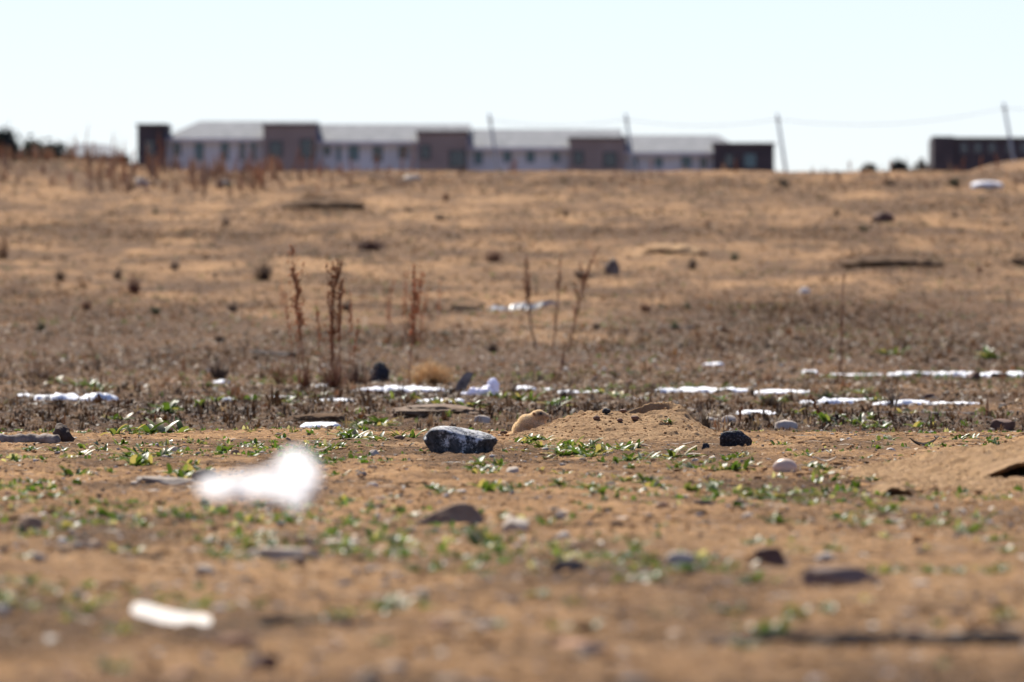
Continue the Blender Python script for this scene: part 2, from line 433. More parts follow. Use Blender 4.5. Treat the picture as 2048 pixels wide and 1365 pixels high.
def scatter_litter():
    # pale chips and dead leaves round the focal strip and the litter belts
    x, y = vis_sample(34000, 16, 150, .8)
    lit = field(LITTER, x, y)
    keep = RNG.random(len(x)) < .24 + lit * .6 + .16 * smooth(52, 62, y) * (.4 + .6 * (vnoise(x * 2, y * .5, 3) > -.2))
    x, y, lit = x[keep], y[keep], lit[keep]; n = len(x)
    r = (.006 + .016 * RNG.random(n) ** 2.5) * (1 + smooth(52, 75, y) * 1.3)
    pos = np.stack([x, y, H(x, y) + crumbs(x, y) + .002], -1)
    sc = r[:, None] * (.8 + .5 * RNG.random((n, 3)))
    pal = np.array([(.55, .43, .30), (.36, .27, .19), (.20, .135, .085), (.66, .60, .50), (.13, .09, .065), (.5, .36, .22), (.08, .06, .045)])
    c = pal[RNG.integers(0, len(pal), n)] * (.7 + .5 * RNG.random((n, 1))) * (1 - .3 * smooth(52, 60, y))[:, None]
    tag(merge('leaf_litter', CHIP, pos, sc, RNG.random(n) * 6.28, c, M_LITTER, smooth_=True), 'dead leaves and pale plant chips lying on the soil', 'leaf litter', kind='stuff')
    # dead tufts: dark belts and hill
    x, y = vis_sample(150000, 51, 300, .45)
    lit = field(LITTER, x, y); nn = fbm(x * .5, y * .15, 81, 3)
    near = 1 - smooth(85, 120, y)
    keep = RNG.random(len(x)) < np.clip(.14 + lit * .9 + .6 * np.clip(nn, 0, 1) + .35 * near, 0, 1)
    x, y, lit = x[keep], y[keep], lit[keep]; n = len(x)
    h = (.014 + .034 * RNG.random(n) ** 2.2) * (1 + .9 * smooth(80, 200, y)) * (.75 + .6 * lit) * (1 + .5 * smooth(56, 64, y) * (1 - smooth(95, 120, y)))
    big = RNG.random(n) < .012; h[big] *= 2.2
    pos = np.stack([x, y, H(x, y) + crumbs(x, y)], -1)
    sc = h[:, None] * np.array([[1.5, 1.5, .95]]) * (.7 + .6 * RNG.random((n, 3)))
    sc[:, 2] *= .3 + 1.0 * RNG.random(n) ** 1.5; sc[:, :2] *= .8 + .9 * RNG.random((n, 1))
    pal = np.array([(.30, .20, .115), (.22, .145, .085), (.44, .32, .18), (.10, .068, .042), (.34, .29, .22), (.36, .21, .10)])
    c = pal[RNG.integers(0, len(pal), n)] * (.7 + .6 * RNG.random((n, 1)))
    c = c * np.array([[1.22, .98, .80]]) * (1 - .58 * np.clip(lit, 0, 1)[:, None]) * (1 - .56 * (1 - smooth(85, 120, y))[:, None])
    hill = smooth(130, 200, y)[:, None] * (1 - lit[:, None] * .8)
    c = c * (1 - hill * .6) + np.array([[.33, .215, .115]]) * (.5 + .9 * RNG.random((n, 1))) * hill * .6
    tag(merge('dead_grass', TUFT, pos, sc, RNG.random(n) * 6.28, c, M_LITTER), 'low dead grass and dried weeds covering the rising field', 'dead grass', kind='stuff')
    # taller ragged tufts in the belt behind the mound
    x, y = vis_sample(5200, 54, 135, .6); n = len(x)
    keep = RNG.random(n) < np.clip(.4 + fbm(x * .9, y * .2, 171, 3) * 1.6, .03, 1); x, y = x[keep], y[keep]; n = len(x)
    h = (.035 + .07 * RNG.random(n) ** 2.5); pos = np.stack([x, y, H(x, y) - .004], -1)
    sc = h[:, None] * np.array([[1.2, 1.2, 1.0]]) * (.6 + .8 * RNG.random((n, 3)))
    pal = np.array([(.30, .19, .10), (.14, .09, .05), (.46, .34, .19), (.08, .055, .035), (.34, .17, .08), (.52, .42, .28)])
    c = pal[RNG.integers(0, len(pal), n)] * (.7 + .5 * RNG.random((n, 1)))
    tag(merge('dead_grass', TUFT + BRUSH, pos, sc, RNG.random(n) * 6.28, c, M_LITTER), 'ragged brown and straw tufts among the snow patches', 'dead grass', kind='stuff')
    # twigs and straw bits
    TW = []
    for k in range(6):
        a, b = RNG.normal() * .15, RNG.normal() * .15
        TW.append((np.array([(-1, 0, 0), (-1, .03, .05), (0, a, .06), (0, a + .05, .10), (1, b, .02), (1, b + .03, .05)]), np.array([(0, 1, 3), (0, 3, 2), (2, 3, 5), (2, 5, 4)])))
    x, y = vis_sample(12000, 17, 90, .9); n = len(x)
    r = .012 + .045 * RNG.random(n) ** 2; pos = np.stack([x, y, H(x, y) + crumbs(x, y) + .002], -1)
    pal = np.array([(.55, .42, .27), (.30, .20, .12), (.62, .54, .42), (.07, .05, .035), (.12, .08, .05)])
    c = pal[RNG.integers(0, 5, n)] * (.7 + .5 * RNG.random((n, 1)))
    tag(merge('straw', TW, pos, r[:, None] * np.ones((n, 3)), RNG.random(n) * 6.28, c, M_LITTER), 'broken straw and twigs lying loose on the soil', 'straw', kind='stuff')
    # small sprouts between the weeds
    x, y = vis_sample(22000, 19, 56, .8); n = len(x)
    keep = RNG.random(n) < np.clip(fbm(x * 1.1, y * .35, 161, 3) * 2.6 - .15, 0, 1); x, y = x[keep], y[keep]; n = len(x)
    h = (.012 + .030 * RNG.random(n) ** 2) * (.8 + .2 * smooth(30, 44, y)); pos = np.stack([x, y, H(x, y) + crumbs(x, y)], -1)
    c = np.array([[.09, .15, .025]]) * (.6 + .9 * RNG.random((n, 1))); c[RNG.random(n) < .22] = (.24, .23, .12); c[RNG.random(n) < .12] = (.55, .5, .36)
    tag(merge('grass', SPR, pos, h[:, None] * np.array([[1.6, 1.6, .9]]) * (.7 + .6 * RNG.random((n, 3))), RNG.random(n) * 6.28, c, M_LEAF), 'tiny green sprouts scattered between the weeds', 'grass', kind='stuff')
    # crusty clods gathered in patches
    x, y = vis_sample(34000, 15, 56, .9); n = len(x)
    keep = RNG.random(n) < np.clip(fbm(x * 1.6, y * .5, 151, 3) * 2.4 - .2, 0, 1); x, y = x[keep], y[keep]; n = len(x)
    r = .004 + .013 * RNG.random(n) ** 2.2; pos = np.stack([x, y, H(x, y) + crumbs(x, y) - r * .1], -1)
    c = np.array([SAND_A]) * (.3 + .8 * RNG.random((n, 1)) ** 1.5)
    tag(merge('gravel', P2, pos, r[:, None] * (.7 + .8 * RNG.random((n, 3))) * np.array([[1.3, 1.3, .7]]), RNG.random(n) * 6.28, c, M_CLOD, smooth_=True), 'patches of crusty earth clods', 'gravel', kind='stuff')
    # coarser flattened clumps on the slope
    x, y = vis_sample(60000, 95, 300, .1); n = len(x)
    lit = field(LITTER, x, y); nn = fbm(x * .35, y * .1, 181, 3)
    keep = RNG.random(n) < np.clip(.35 + lit * .6 + nn * .8, .05, 1); x, y, lit = x[keep], y[keep], lit[keep]; n = len(x)
    h = (.025 + .075 * RNG.random(n) ** 2.6) * (.8 + .4 * smooth(120, 250, y))
    pos = np.stack([x, y, H(x, y) + crumbs(x, y) - .006], -1)
    sc = h[:, None] * np.array([[2.1, 2.1, .8]]) * (.6 + .8 * RNG.random((n, 3)))
    pal = np.array([(.13, .08, .045), (.36, .24, .13), (.08, .052, .032), (.44, .32, .18), (.24, .185, .13), (.28, .16, .075), (.11, .12, .05), (.30, .20, .11)])
    c = pal[RNG.integers(0, len(pal), n)] * (.7 + .5 * RNG.random((n, 1)))
    tag(merge('dead_grass', TUFT, pos, sc, RNG.random(n) * 6.28, c, M_LITTER), 'flattened clumps of dried weeds over the far slope', 'dead grass', kind='stuff')
    # ragged fringe along the crest
    n = 4600; y = 268 + 34 * RNG.random(n) ** .7; x = (RNG.random(n) * 2 - 1) * 19
    k = RNG.random(n) < np.clip(.35 + fbm(x * .6, y * .1, 191, 3) * 1.3 + .5 * (x < -4), .05, 1); x, y = x[k], y[k]; n = len(x)
    h = .05 + (.24 + .40 * (x < -6)) * RNG.random(n) ** 4
    pos = np.stack([x, y, H(x, y)], -1); sc = h[:, None] * np.array([[.6, .6, 1.0]]) * (.7 + .6 * RNG.random((n, 3)))
    pal = np.array([(.30, .15, .085), (.20, .11, .075), (.36, .23, .14), (.24, .16, .12)]); c = pal[RNG.integers(0, 4, n)] * (.7 + .6 * RNG.random((n, 1)))
    tag(merge('dead_grass', BRUSH, pos, sc, RNG.random(n) * 6.28, c, M_LITTER), 'reddish dry grass standing along the crest of the field', 'dead grass', kind='stuff')
    # green shoots that nobody could count
    x, y = vis_sample(60000, 50, 235, .8)
    nn = fbm(x * .9, y * .16, 91, 3)
    band = np.exp(-((y - 84) / 15.0) ** 2) * .75 + np.exp(-((y - 150) / 45.0) ** 2) * .25
    keep = RNG.random(len(x)) < np.clip(nn * 2.2 - .05, 0, 1) * band
    x, y = x[keep], y[keep]; n = len(x)
    h = (.02 + .045 * RNG.random(n) ** 1.5)
    pos = np.stack([x, y, H(x, y) + crumbs(x, y)], -1)
    sc = h[:, None] * np.array([[1.3, 1.3, 1.0]]) * (.7 + .6 * RNG.random((n, 3)))
    c = np.array([[.10, .15, .035]]) * (.5 + .9 * RNG.random((n, 1))) * np.array([[1, 1, 1]])
    c[RNG.random(n) < .3] = (.17, .2, .09)
    tag(merge('grass', TUFT, pos, sc, RNG.random(n) * 6.28, c, M_LEAF), 'small green shoots growing between snow and dead litter', 'grass', kind='stuff')
scatter_litter()

# ------------------------------------------------------------------ rocks
def rock(name, px0, px1, pyb, hpx, mat_, label, cat='rock', seed=1, depth=.7, cuts=9, rough=.05, shape=None, sub=4, group=None, d=None, sink=.27, tilt=0, lim=(.62, .95), box=.72):
    c = (px0 + px1) / 2
    p = at(c, pyb) if d is None else Vector((xw(c, d), d, 0))
    if d is not None: p.z = zw(pyb, d)
    s = mpp(p.y); W = (px1 - px0) * s; Hh = hpx * s
    rg = np.random.default_rng(seed)
    V, F = ICO[sub]; V = np.sign(V) * np.abs(V) ** box
    for j in range(cuts):
        a = rg.normal(size=3); a[2] *= .8; a /= np.linalg.norm(a)
        t = V @ a; V -= np.clip(t - (lim[0] + rg.random() * (lim[1] - lim[0])), 0, None)[:, None] * a
    V *= (1 + rough * 1.6 * n3(V, 1.6, seed) + rough * n3(V, 4, seed + 5) + rough * .55 * n3(V, 11, seed + 9) + rough * .3 * n3(V, 25, seed + 12))[:, None]
    lo, hi = V.min(0), V.max(0); V = (V - (lo + hi) / 2) / (hi - lo)
    V[:, 2] += .5 - sink
    V[:, 2] /= (1 - sink)
    if shape is not None: V = shape(V)
    V *= np.array([W, W * depth, Hh])
    if tilt: 
        cs, sn = math.cos(tilt), math.sin(tilt); V[:, [0, 2]] = np.stack([V[:, 0] * cs - V[:, 2] * sn, V[:, 0] * sn + V[:, 2] * cs], -1)
    o = mesh_np(name, V, F, mat_, None, None, True, loc=(p.x, p.y + W * depth * .3, p.z))
    return tag(o, label, cat, group)

def lichen_material():
    m = mat('lichen_rock', rough=.85, spec=.25)
    n = noise(m, 24, 9, .8); g = N(m, 'ShaderNodeNewGeometry'); sp = N(m, 'ShaderNodeSeparateXYZ'); L(m, g.outputs['Normal'], sp.inputs[0])
    ma = N(m, 'ShaderNodeMath', operation='MULTIPLY_ADD'); L(m, sp.outputs[2], ma.inputs[0]); ma.inputs[1].default_value = .13; L(m, n, ma.inputs[2])
    f = ramp(m, ma.outputs[0], [(.54, (0, 0, 0)), (.595, (1, 1, 1))])
    dark = ramp(m, noise(m, 60, 4), [(.3, (.018, .018, .018)), (.6, (.10, .10, .098)), (.75, (.26, .255, .245))])
    pale = ramp(m, noise(m, 30, 4), [(.35, (.38, .37, .35)), (.6, (.70, .69, .66))])
    c = mix(m, f, dark, pale)
    L(m, c, base(m)); bump(m, noise(m, 45, 5), 1, .006)
    return m
def lichen_shape(V):
    V = V.copy(); x = V[:, 0]
    V[:, 2] *= 1.0 - .22 * smooth(-.25, .5, x) - .12 * smooth(-.36, -.5, x)
    return V
rock('lichen_rock', 845, 997, 909, 57, lichen_material(), 'long grey rock crusted with white lichen, left of the prairie dog', 'rock', 12, .55, 12, .045, lichen_shape, 5, lim=(.62, .95), sink=.3, box=.6)

def black_stone():
    m = mat('black_stone', rough=.8, spec=.3)
    c = ramp(m, noise(m, 120, 6, .75), [(.42, (.014, .014, .016)), (.58, (.05, .05, .055)), (.68, (.30, .30, .31))])
    L(m, c, base(m)); bump(m, noise(m, 90, 5), 1, .006); return m
BLACK = black_stone()
def wedge(V):
    V = V.copy(); V[:, 0] *= 1 + .18 * (V[:, 2] - .5); V[:, 2] = np.minimum(V[:, 2], .97 - .1 * np.abs(V[:, 0] - .05)); return V
rock('black_stone', 1437, 1506, 896, 36, BLACK, 'black chunk of stone at the right foot of the burrow mound', 'rock', 31, .6, 8, .07, wedge, 4, sink=.22, lim=(.62, .95), box=.6)
rock('dark_pebble', 1402, 1419, 905, 18, BLACK, 'small dark grey pebble left of the black stone', 'pebble', 33, .8, 8, .05, None, 3)
def egg(V):
    return V
EGG = noisy('smooth_cream_stone', [(.3, (.55, .40, .29)), (.7, (.70, .54, .41))], 14, .42, .4, .0015, 50)
rock('smooth_stone', 1545, 1594, 948, 30, EGG, 'smooth pinkish cream egg-shaped stone lying on the sand', 'stone', 40, .75, 0, .012, None, 4, tilt=-.06, box=1.0, sink=.2)
FLAT = stone_mat('tan_flat_stone', (.42, .33, .25), (.66, .58, .50), 12)
GREY = stone_mat('grey_stone', (.10, .075, .055), (.30, .24, .18), 18)
BROWN = stone_mat('brown_stone', (.19, .115, .07), (.38, .25, .155), 12)
RUST = stone_mat('rusty_stone', (.09, .045, .03), (.22, .12, .08), 14)
PALE = stone_mat('pale_stone', (.40, .32, .24), (.68, .58, .47), 12)
ORANGE = stone_mat('orange_stone', (.46, .24, .14), (.66, .38, .23), 8)
rock('flat_stone', 946, 982, 848, 17, FLAT, 'flat pale tan stone tilted in the dirt behind the lichen rock', 'stone', 51, .6, 7, .05, None, 3, tilt=-.15)
rock('flat_rock', 262, 392, 972, 19, stone_mat('grey_flat', (.20, .155, .12), (.46, .38, .30), 14), 'flat greyish brown rock left of the white plastic scrap', 'rock', 52, .5, 8, .06, None, 4)
rock('round_stone', 382, 434, 966, 27, GREY, 'dark grey rounded stone half hidden by the white plastic scrap', 'stone', 53, .7, 3, .03, None, 3)
def ridge_shape(V):
    V = V.copy(); V[:, 2] *= np.clip(.38 + .75 * smooth(-.5, .28, V[:, 0]) - .55 * smooth(.3, .5, V[:, 0]), .1, 1.2); return V
rock('brown_rock', 826, 972, 1054, 46, BROWN, 'brown sloping rock with a peaked right end', 'rock', 61, .5, 9, .04, ridge_shape, 4)
rock('pale_rock', 1004, 1058, 1070, 36, PALE, 'pale rock with a bright top right of the brown sloping rock', 'rock', 62, .7, 8, .06, None, 4)
rock('slab_stone', 492, 640, 1122, 26, stone_mat('slab', (.36, .27, .19), (.64, .52, .40), 9), 'long flat pale slab with dark shade beneath, left foreground', 'stone', 63, .35, 8, .05, None, 4, tilt=-.04)
rock('slab_stone', 640, 720, 1094, 14, PALE, 'thin pale slab lying behind the long flat slab', 'stone', 64, .5, 8, .05, None, 3)
rock('grey_rock', 1096, 1172, 1152, 34, GREY, 'low grey clod-like rock between grass clumps in the foreground', 'rock', 65, .6, 8, .1, None, 4)
rock('white_topped_stone', 1330, 1388, 1133, 30, PALE, 'white topped stone with a dark base beside foreground weeds', 'stone', 66, .6, 7, .05, None, 3, tilt=-.2)
rock('rusty_rock', 1508, 1580, 1132, 36, RUST, 'dark rusty brown rock behind green weeds on the right', 'rock', 67, .6, 8, .06, None, 4)
rock('low_rock', 1604, 1768, 1172, 36, stone_mat('mauve', (.15, .095, .07), (.36, .25, .19), 8), 'wide low purplish brown rock in the right foreground', 'rock', 68, .4, 9, .05, None, 4)
rock('orange_stone', 1106, 1216, 1306, 24, ORANGE, 'flat orange stone in the blurred foreground centre', 'stone', 69, .5, 6, .04, None, 4)
rock('dark_clod', 490, 560, 1342, 34, RUST, 'dark brown clod at the bottom edge left of centre', 'clod', 70, .7, 7, .08, None, 4)
rock('dark_clod', 708, 772, 1376, 34, GREY, 'dark grey clod cut by the bottom edge near the centre', 'clod', 71, .7, 7, .08, None, 4)
rock('dark_clod', 860, 940, 1380, 26, GREY, 'low grey clod cut by the bottom edge right of the other grey one', 'clod', 75, .7, 7, .08, None, 4)
rock('brown_clod', 26, 86, 1062, 32, stone_mat('clodb', (.25, .15, .09), (.42, .28, .17), 10), 'brown earth clod near the left edge', 'clod', 72, .7, 7, .09, None, 4)
rock('dark_clod', 172, 212, 1102, 18, RUST, 'small very dark clod in the left foreground', 'clod', 73, .7, 7, .09, None, 3)
rock('grey_rock', 1550, 1596, 860, 20, FLAT, 'blurred pale grey rock behind and right of the black stone', 'rock', 74, .7, 7, .07, None, 3)
rock('pale_stone', 1444, 1472, 848, 17, FLAT, 'pale stone right behind the black stone', 'stone', 76, .7, 7, .07, None, 3)
rock('dark_clod', 1980, 2032, 862, 24, RUST, 'dark earth clod beyond the right mound', 'clod', 77, .7, 7, .09, None, 3)
rock('dark_clod', 1848, 1872, 800, 12, RUST, 'dark clod in front of the right hand snow', 'clod', 78, .7, 7, .09, None, 3)
rock('dark_clod', 1932, 1962, 762, 18, RUST, 'dark clod between the two far right snow strips', 'clod', 79, .7, 7, .09, None, 3)
rock('black_clod', 738, 780, 768, 46, BLACK, 'black clod of earth above the central snow', 'clod', 80, .7, 7, .3, None, 4, box=1)
rock('stump_clod', 104, 150, 888, 42, stone_mat('stump', (.035, .022, .016), (.12, .075, .055), 30), 'round dark stump at the right end of the grey log', 'stump', 81, .8, 7, .24, None, 4, box=1)
rock('dry_ball', 1208, 1240, 550, 34, stone_mat('ball', (.10, .06, .04), (.40, .30, .22), 5), 'round brown clump with a pale top on the far slope', 'clump', 82, .8, 4, .25, None, 3, box=1)
rock('pale_stone', 268, 300, 374, 18, PALE, 'white stone near the skyline below the dark end of the long building', 'stone', 83, .7, 7, .07, None, 3)
rock('pale_stone', 806, 842, 362, 12, PALE, 'white stone near the skyline below the second brown bay', 'stone', 84, .7, 7, .07, None, 3)
rock('pale_stone', 1942, 2008, 378, 15, mat('white_slab', (.8, .8, .82), .6), 'bright white slab near the skyline on the right', 'stone', 85, .7, 7, .07, None, 3)
rock('pale_stone', 430, 462, 372, 12, PALE, 'small pale stone near the skyline below the first grey wall', 'stone', 88, .7, 7, .07, None, 3)
rock('pale_stone', 1596, 1622, 588, 12, mat('white_stone', (.75, .7, .65), .6), 'lone white stone on the right slope', 'stone', 86, .7, 7, .07, None, 3)
rock('brown_clod', 1742, 1790, 446, 22, RUST, 'brown clump low on the far slope, right of centre', 'clod', 87, .7, 7, .12, None, 3)

MB = noisy('mound_soil_dark', [(.35, (.07, .042, .024)), (.65, (.17, .105, .06))], 3, .95, .1, .03, 9)
ML = noisy('mound_soil_light', [(.35, (.34, .21, .11)), (.65, (.50, .33, .18))], 3, .95, .1, .03, 9)
for a in [(560, 730, 417, 17, MB, 'dark low dirt mound on the far slope left of centre', 91), (1680, 1890, 534, 24, MB, 'wide dark dirt mound on the far slope at the right', 92), (1280, 1420, 508, 20, ML, 'pale sandy dirt mound on the far slope right of centre', 93),
          (780, 985, 832, 24, stone_mat('bank', (.11, .066, .036), (.24, .145, .08), 9), 'low brown earth bank behind the lichen rock', 94), (575, 705, 846, 20, MB, 'dark earth bank behind the lone snow patch', 95)]:
    rock('dirt_mound', a[0], a[1], a[2], a[3], a[4], a[5], 'dirt mound', a[6], .8, 3, .16, None, 5, box=1.0, sink=.42, lim=(.8, .95))
# medium stones spread in focal area as individuals
MS = [(110, 902, 14), (350, 905, 20), (470, 909, 18), (330, 918, 14), (325, 912, 10), (520, 902, 14), (748, 912, 22), (745, 943, 22), (745, 978, 24), (650, 945, 14), (870, 905, 10),
      (1025, 948, 26), (640, 1060, 12), (990, 940, 16), (1210, 935, 14), (1165, 925, 16), (1390, 925, 14), (1700, 948, 24), (1736, 945, 14), (1650, 905, 14), (1780, 905, 12), (1590, 905, 12),
      (105, 1075, 14), (240, 1070, 16), (165, 1072, 18), (1110, 1025, 18), (1290, 985, 14), (1480, 1010, 20), (1980, 1052, 18), (1900, 1078, 18), (1935, 1085, 16), (820, 1010, 16), (1680, 1055, 14), (640, 985, 16)]
_pal = [GREY, PALE, BROWN, FLAT, RUST]
_nm = ['grey', 'pale', 'brown', 'tan', 'rust brown']

# landmarks for labels
MARKS = [('the grey lichen rock', 920, 890), ('the burrow mound', 1230, 860), ('the black stone', 1470, 885), ('the cream egg-shaped stone', 1568, 935),
         ('the white plastic scrap', 520, 960), ('the brown sloping rock', 900, 1040), ('the pale bright-topped rock', 1030, 1055), ('the long flat slab', 560, 1115),
         ('the curved white strip', 340, 1230), ('the rusty rock', 1545, 1115), ('the low purplish rock', 1685, 1160), ('the orange stone', 1160, 1295),
         ('the grey log', 60, 880), ('the greyish flat rock', 325, 960), ('the small burrow pit', 1790, 1000), ('the right mound', 1960, 940),
         ('the long dark branch', 1750, 1290), ('the short dark branch', 660, 1245), ('the low grey rock', 1134, 1140), ('the white topped stone', 1360, 1120),
         ('the sloping sand ridge', 640, 880), ('the brown edge clod', 56, 1050), ('the smallest dark clod', 192, 1098), ('the left snow strip', 150, 790),
         ('the central snow', 840, 780), ('the right snow strip', 1400, 778)]
def where(px, py):
    best = min(MARKS, key=lambda m: ((m[1] - px) ** 2 + (2.2 * (m[2] - py)) ** 2))
    dx, dy = px - best[1], py - best[2]
    dist = math.hypot(dx, dy * 2)
    far = 'close' if dist < 70 else ('a little' if dist < 150 else 'well')
    if abs(dx) > abs(dy) * 1.3: w = 'left of' if dx < 0 else 'right of'
    else: w = 'in front of' if dy > 0 else 'behind'
    if far == 'close': far = 'just'
    return '%s %s %s' % (far, w, best[0])
for i, (px, py, w) in enumerate(MS):
    k = i % 5
    rock('stone', px - w / 2, px + w / 2, py, w * .55, _pal[k], 'small %s stone %s' % (_nm[k], where(px, py)), 'stone', 300 + i, .8, 6, .07, None, 3, group='small stones on the sand')

# ------------------------------------------------------------------ burrow mounds
def soil_obj(name, X, Y, Z, label, cat, dark=None):
    nr, nc = X.shape; V = np.stack([X, Y, Z], -1).reshape(-1, 3)
    i = np.arange(nr - 1)[:, None] * nc + np.arange(nc - 1)[None]
    F = np.stack([i, i + 1, i + nc + 1, i + nc], -1).reshape(-1, 4)
    n = len(V)
    c = np.zeros((n, 3)); c[:, 1] = .8 + .3 * fbm(V[:, 0] * 6, V[:, 1] * 6, 5, 2)
    if dark is not None: c[:, 0] = dark.ravel(); c = np.clip(c, 0, 1)  # dark mask paints the shade of hollows into the soil colour
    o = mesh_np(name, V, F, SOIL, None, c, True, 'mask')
    return tag(o, label, cat)

def mound_crumbs(X, Y, s=1):
    return s * (.004 * vnoise(X * 22, Y * 22, 201) + .0018 * vnoise(X * 55, Y * 55, 203) + .001 * vnoise(X * 120, Y * 120, 205) + .006 * np.clip(vnoise(X * 34, Y * 34, 207) - .4, 0, 1) * 2)

MD = 47.9
def main_mound(x, y):
    px = x / MD * FPX + 1024
    prof = np.interp(px, [985, 1005, 1053, 1090, 1114, 1139, 1163, 1200, 1285, 1310, 1342, 1361, 1395, 1432, 1460, 1475], [-12, 0, 16, 25, 36, 47, 54, 57, 53, 58, 60, 52, 33, 14, 0, -12]) * MD / FPX
    t = y - MD
    q = np.where(t < 0, smooth(-1.15, .05, t) * 1.0, 1 - smooth(0.15, .9, t))
    q = np.where(t < 0, .55 * q + .45 * np.clip(1 + t / 1.1, 0, 1), q)
    z = prof * q
    x0 = xw(1312, MD)
    # raised rim round the back of the crater
    rr = np.sqrt(((x - x0 - .01) / 1.15) ** 2 + ((y - MD) / 1.0) ** 2)
    rim = np.exp(-((rr - .085) / .035) ** 2) * (.2 + .8 * smooth(-.02, .07, y - MD + .15 * (x - x0)))
    z = z + .034 * rim
    hole = 1 - smooth(.035, .085, np.sqrt(((x - x0 + .022) / 1.25) ** 2 + (y - MD) ** 2))
    z = z - .13 * hole
    z = z + .010 * _gauss(x, y, xw(1150, MD), MD - .3, .08, .15) + .007 * fbm(x * 7, y * 5, 77, 2) * q
    return z
def build_main_mound():
    xs = np.linspace(xw(970, MD), xw(1490, MD), 300); ys = np.linspace(MD - 1.35, MD + 1.0, 420)
    X, Y = np.meshgrid(xs, ys)
    B = float(H(0.4, MD)) 
    crater_shade = .8 * (1 - smooth(.05, .085, np.sqrt(((X - xw(1312, MD) + .012) / 1.2) ** 2 + ((Y - MD - .01)) ** 2)))  # shade inside the crater, painted as darker soil colour
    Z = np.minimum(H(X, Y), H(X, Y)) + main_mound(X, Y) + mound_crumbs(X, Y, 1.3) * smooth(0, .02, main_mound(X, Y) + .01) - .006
    soil_obj('burrow_mound', X, Y, Z, 'wide sandy prairie dog burrow mound with an open crater on its right shoulder', 'burrow mound', crater_shade)
build_main_mound()

RD = 36.5
def right_mound(x, y):
    px = x / RD * FPX + 1024
    prof = np.interp(px, [1600, 1690, 1760, 1830, 1900, 1960, 2020, 2100, 2300, 2420, 2480], [-8, 0, 16, 32, 48, 58, 64, 66, 40, 0, -8]) * RD / FPX
    t = y - RD
    q = np.where(t < 0, smooth(-5.0, 0, t), 1 - smooth(.2, 2.2, t))
    z = prof * q
    z = z + .017 * fbm(x * 4, y * 1.6, 87, 3) * np.clip(q, 0, 1)
    # pits with steep far walls: x, y, half width, length, depth
    for (px_, d_, hw, ln, dep, lip) in [(2060, 34.0, .145, .9, .0, .034), (1792, 31.6, .05, .5, .0, .036), (1925, 35.2, .07, .5, .008, .012), (1700, 33.2, .05, .4, .006, .010)]:
        x0 = xw(px_, d_)
        u = (x - x0) / hw + .25 * vnoise(x * 30, y * 9, 44); v = (y - d_) / ln
        w = (1 - smooth(.6, 1.05, np.abs(u))) * smooth(-1, -.1, v) * (1 - smooth(.0, .04 / ln, y - d_))
        z = z - dep * w
        z = z + lip * (1 - smooth(.55, 1.5, np.abs(u))) * smooth(0, .035, y - d_) * (1 - smooth(.15, 1.4, y - d_))
    return z
def build_right_mound():
    xs = np.linspace(xw(1590, RD), xw(2500, RD), 460); ys = np.linspace(RD - 6.2, RD + 2.6, 620)
    X, Y = np.meshgrid(xs, ys); m_ = right_mound(X, Y)
    pit_shade = np.zeros_like(X)  # shade on the pit faces, put into the colour mask
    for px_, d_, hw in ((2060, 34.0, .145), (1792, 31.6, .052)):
        pit_shade = np.maximum(pit_shade, (1 - smooth(.8, 1.1, np.abs(X - xw(px_, d_)) / hw)) * smooth(-.35, -.05, Y - d_) * (1 - smooth(.02, .05, Y - d_)))
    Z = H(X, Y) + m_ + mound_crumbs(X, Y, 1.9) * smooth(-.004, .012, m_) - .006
    soil_obj('burrow_mound', X, Y, Z, 'low sandy burrow mound with two dark pits cut by the right edge', 'burrow mound', pit_shade)
build_right_mound()

def entrance(px_, d_, hw, hh, length, fwd, parent_name, fn):
    mound_ = [o for o in bpy.data.objects if o.name.startswith('burrow_mound') and 'two dark pits' in o.get('label', '')][0]
    x0 = xw(px_, d_); g = Geo(); nu, nv = 34, 10; V = []
    for layer in (0, 1):
        for j in range(nv):
            for i in range(nu):
                u = i / (nu - 1) * 2 - 1; v = j / (nv - 1)
                a = math.sqrt(max(0, 1 - abs(u) ** 2.2)); k = hh * (.72 + .28 * v) * (1 + .25 * float(vnoise(u * 3, v * 2, 9)))
                x = x0 + u * hw * (1.12 if layer == 0 else 1.0); y = d_ - fwd + v * length + (.02 * float(vnoise(u * 5, 3.0, 8)) if j == 0 else 0) + .05 * u * u
                z = float(H(x, y)) + float(fn(np.array(x), np.array(min(y, d_ - .03)))) * (1 if hw > .1 else 0) - .012 + (k + (.013 if layer == 0 else 0)) * a + .002 * float(vnoise(u * 14, v * 11, 4))
                V.append((x, y, z))
    F = []; n = nu * nv
    for L_ in (0, n):
        for j in range(nv - 1):
            for i in range(nu - 1):
                q_ = L_ + j * nu + i; F.append((q_, q_ + 1, q_ + nu + 1, q_ + nu))
    for i in range(nu - 1): F.append((i, i + 1, n + i + 1, n + i))
    c = np.zeros((len(V), 3)); c[:, 1] = .8; c[n:, 0] = .9; c[n:, 1] = 0  # inner layer coloured dark to deepen the shade inside the entrance
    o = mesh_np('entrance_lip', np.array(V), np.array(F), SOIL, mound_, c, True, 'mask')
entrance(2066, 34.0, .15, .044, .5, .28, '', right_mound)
entrance(1790, 31.6, .047, .036, .4, .2, '', right_mound)
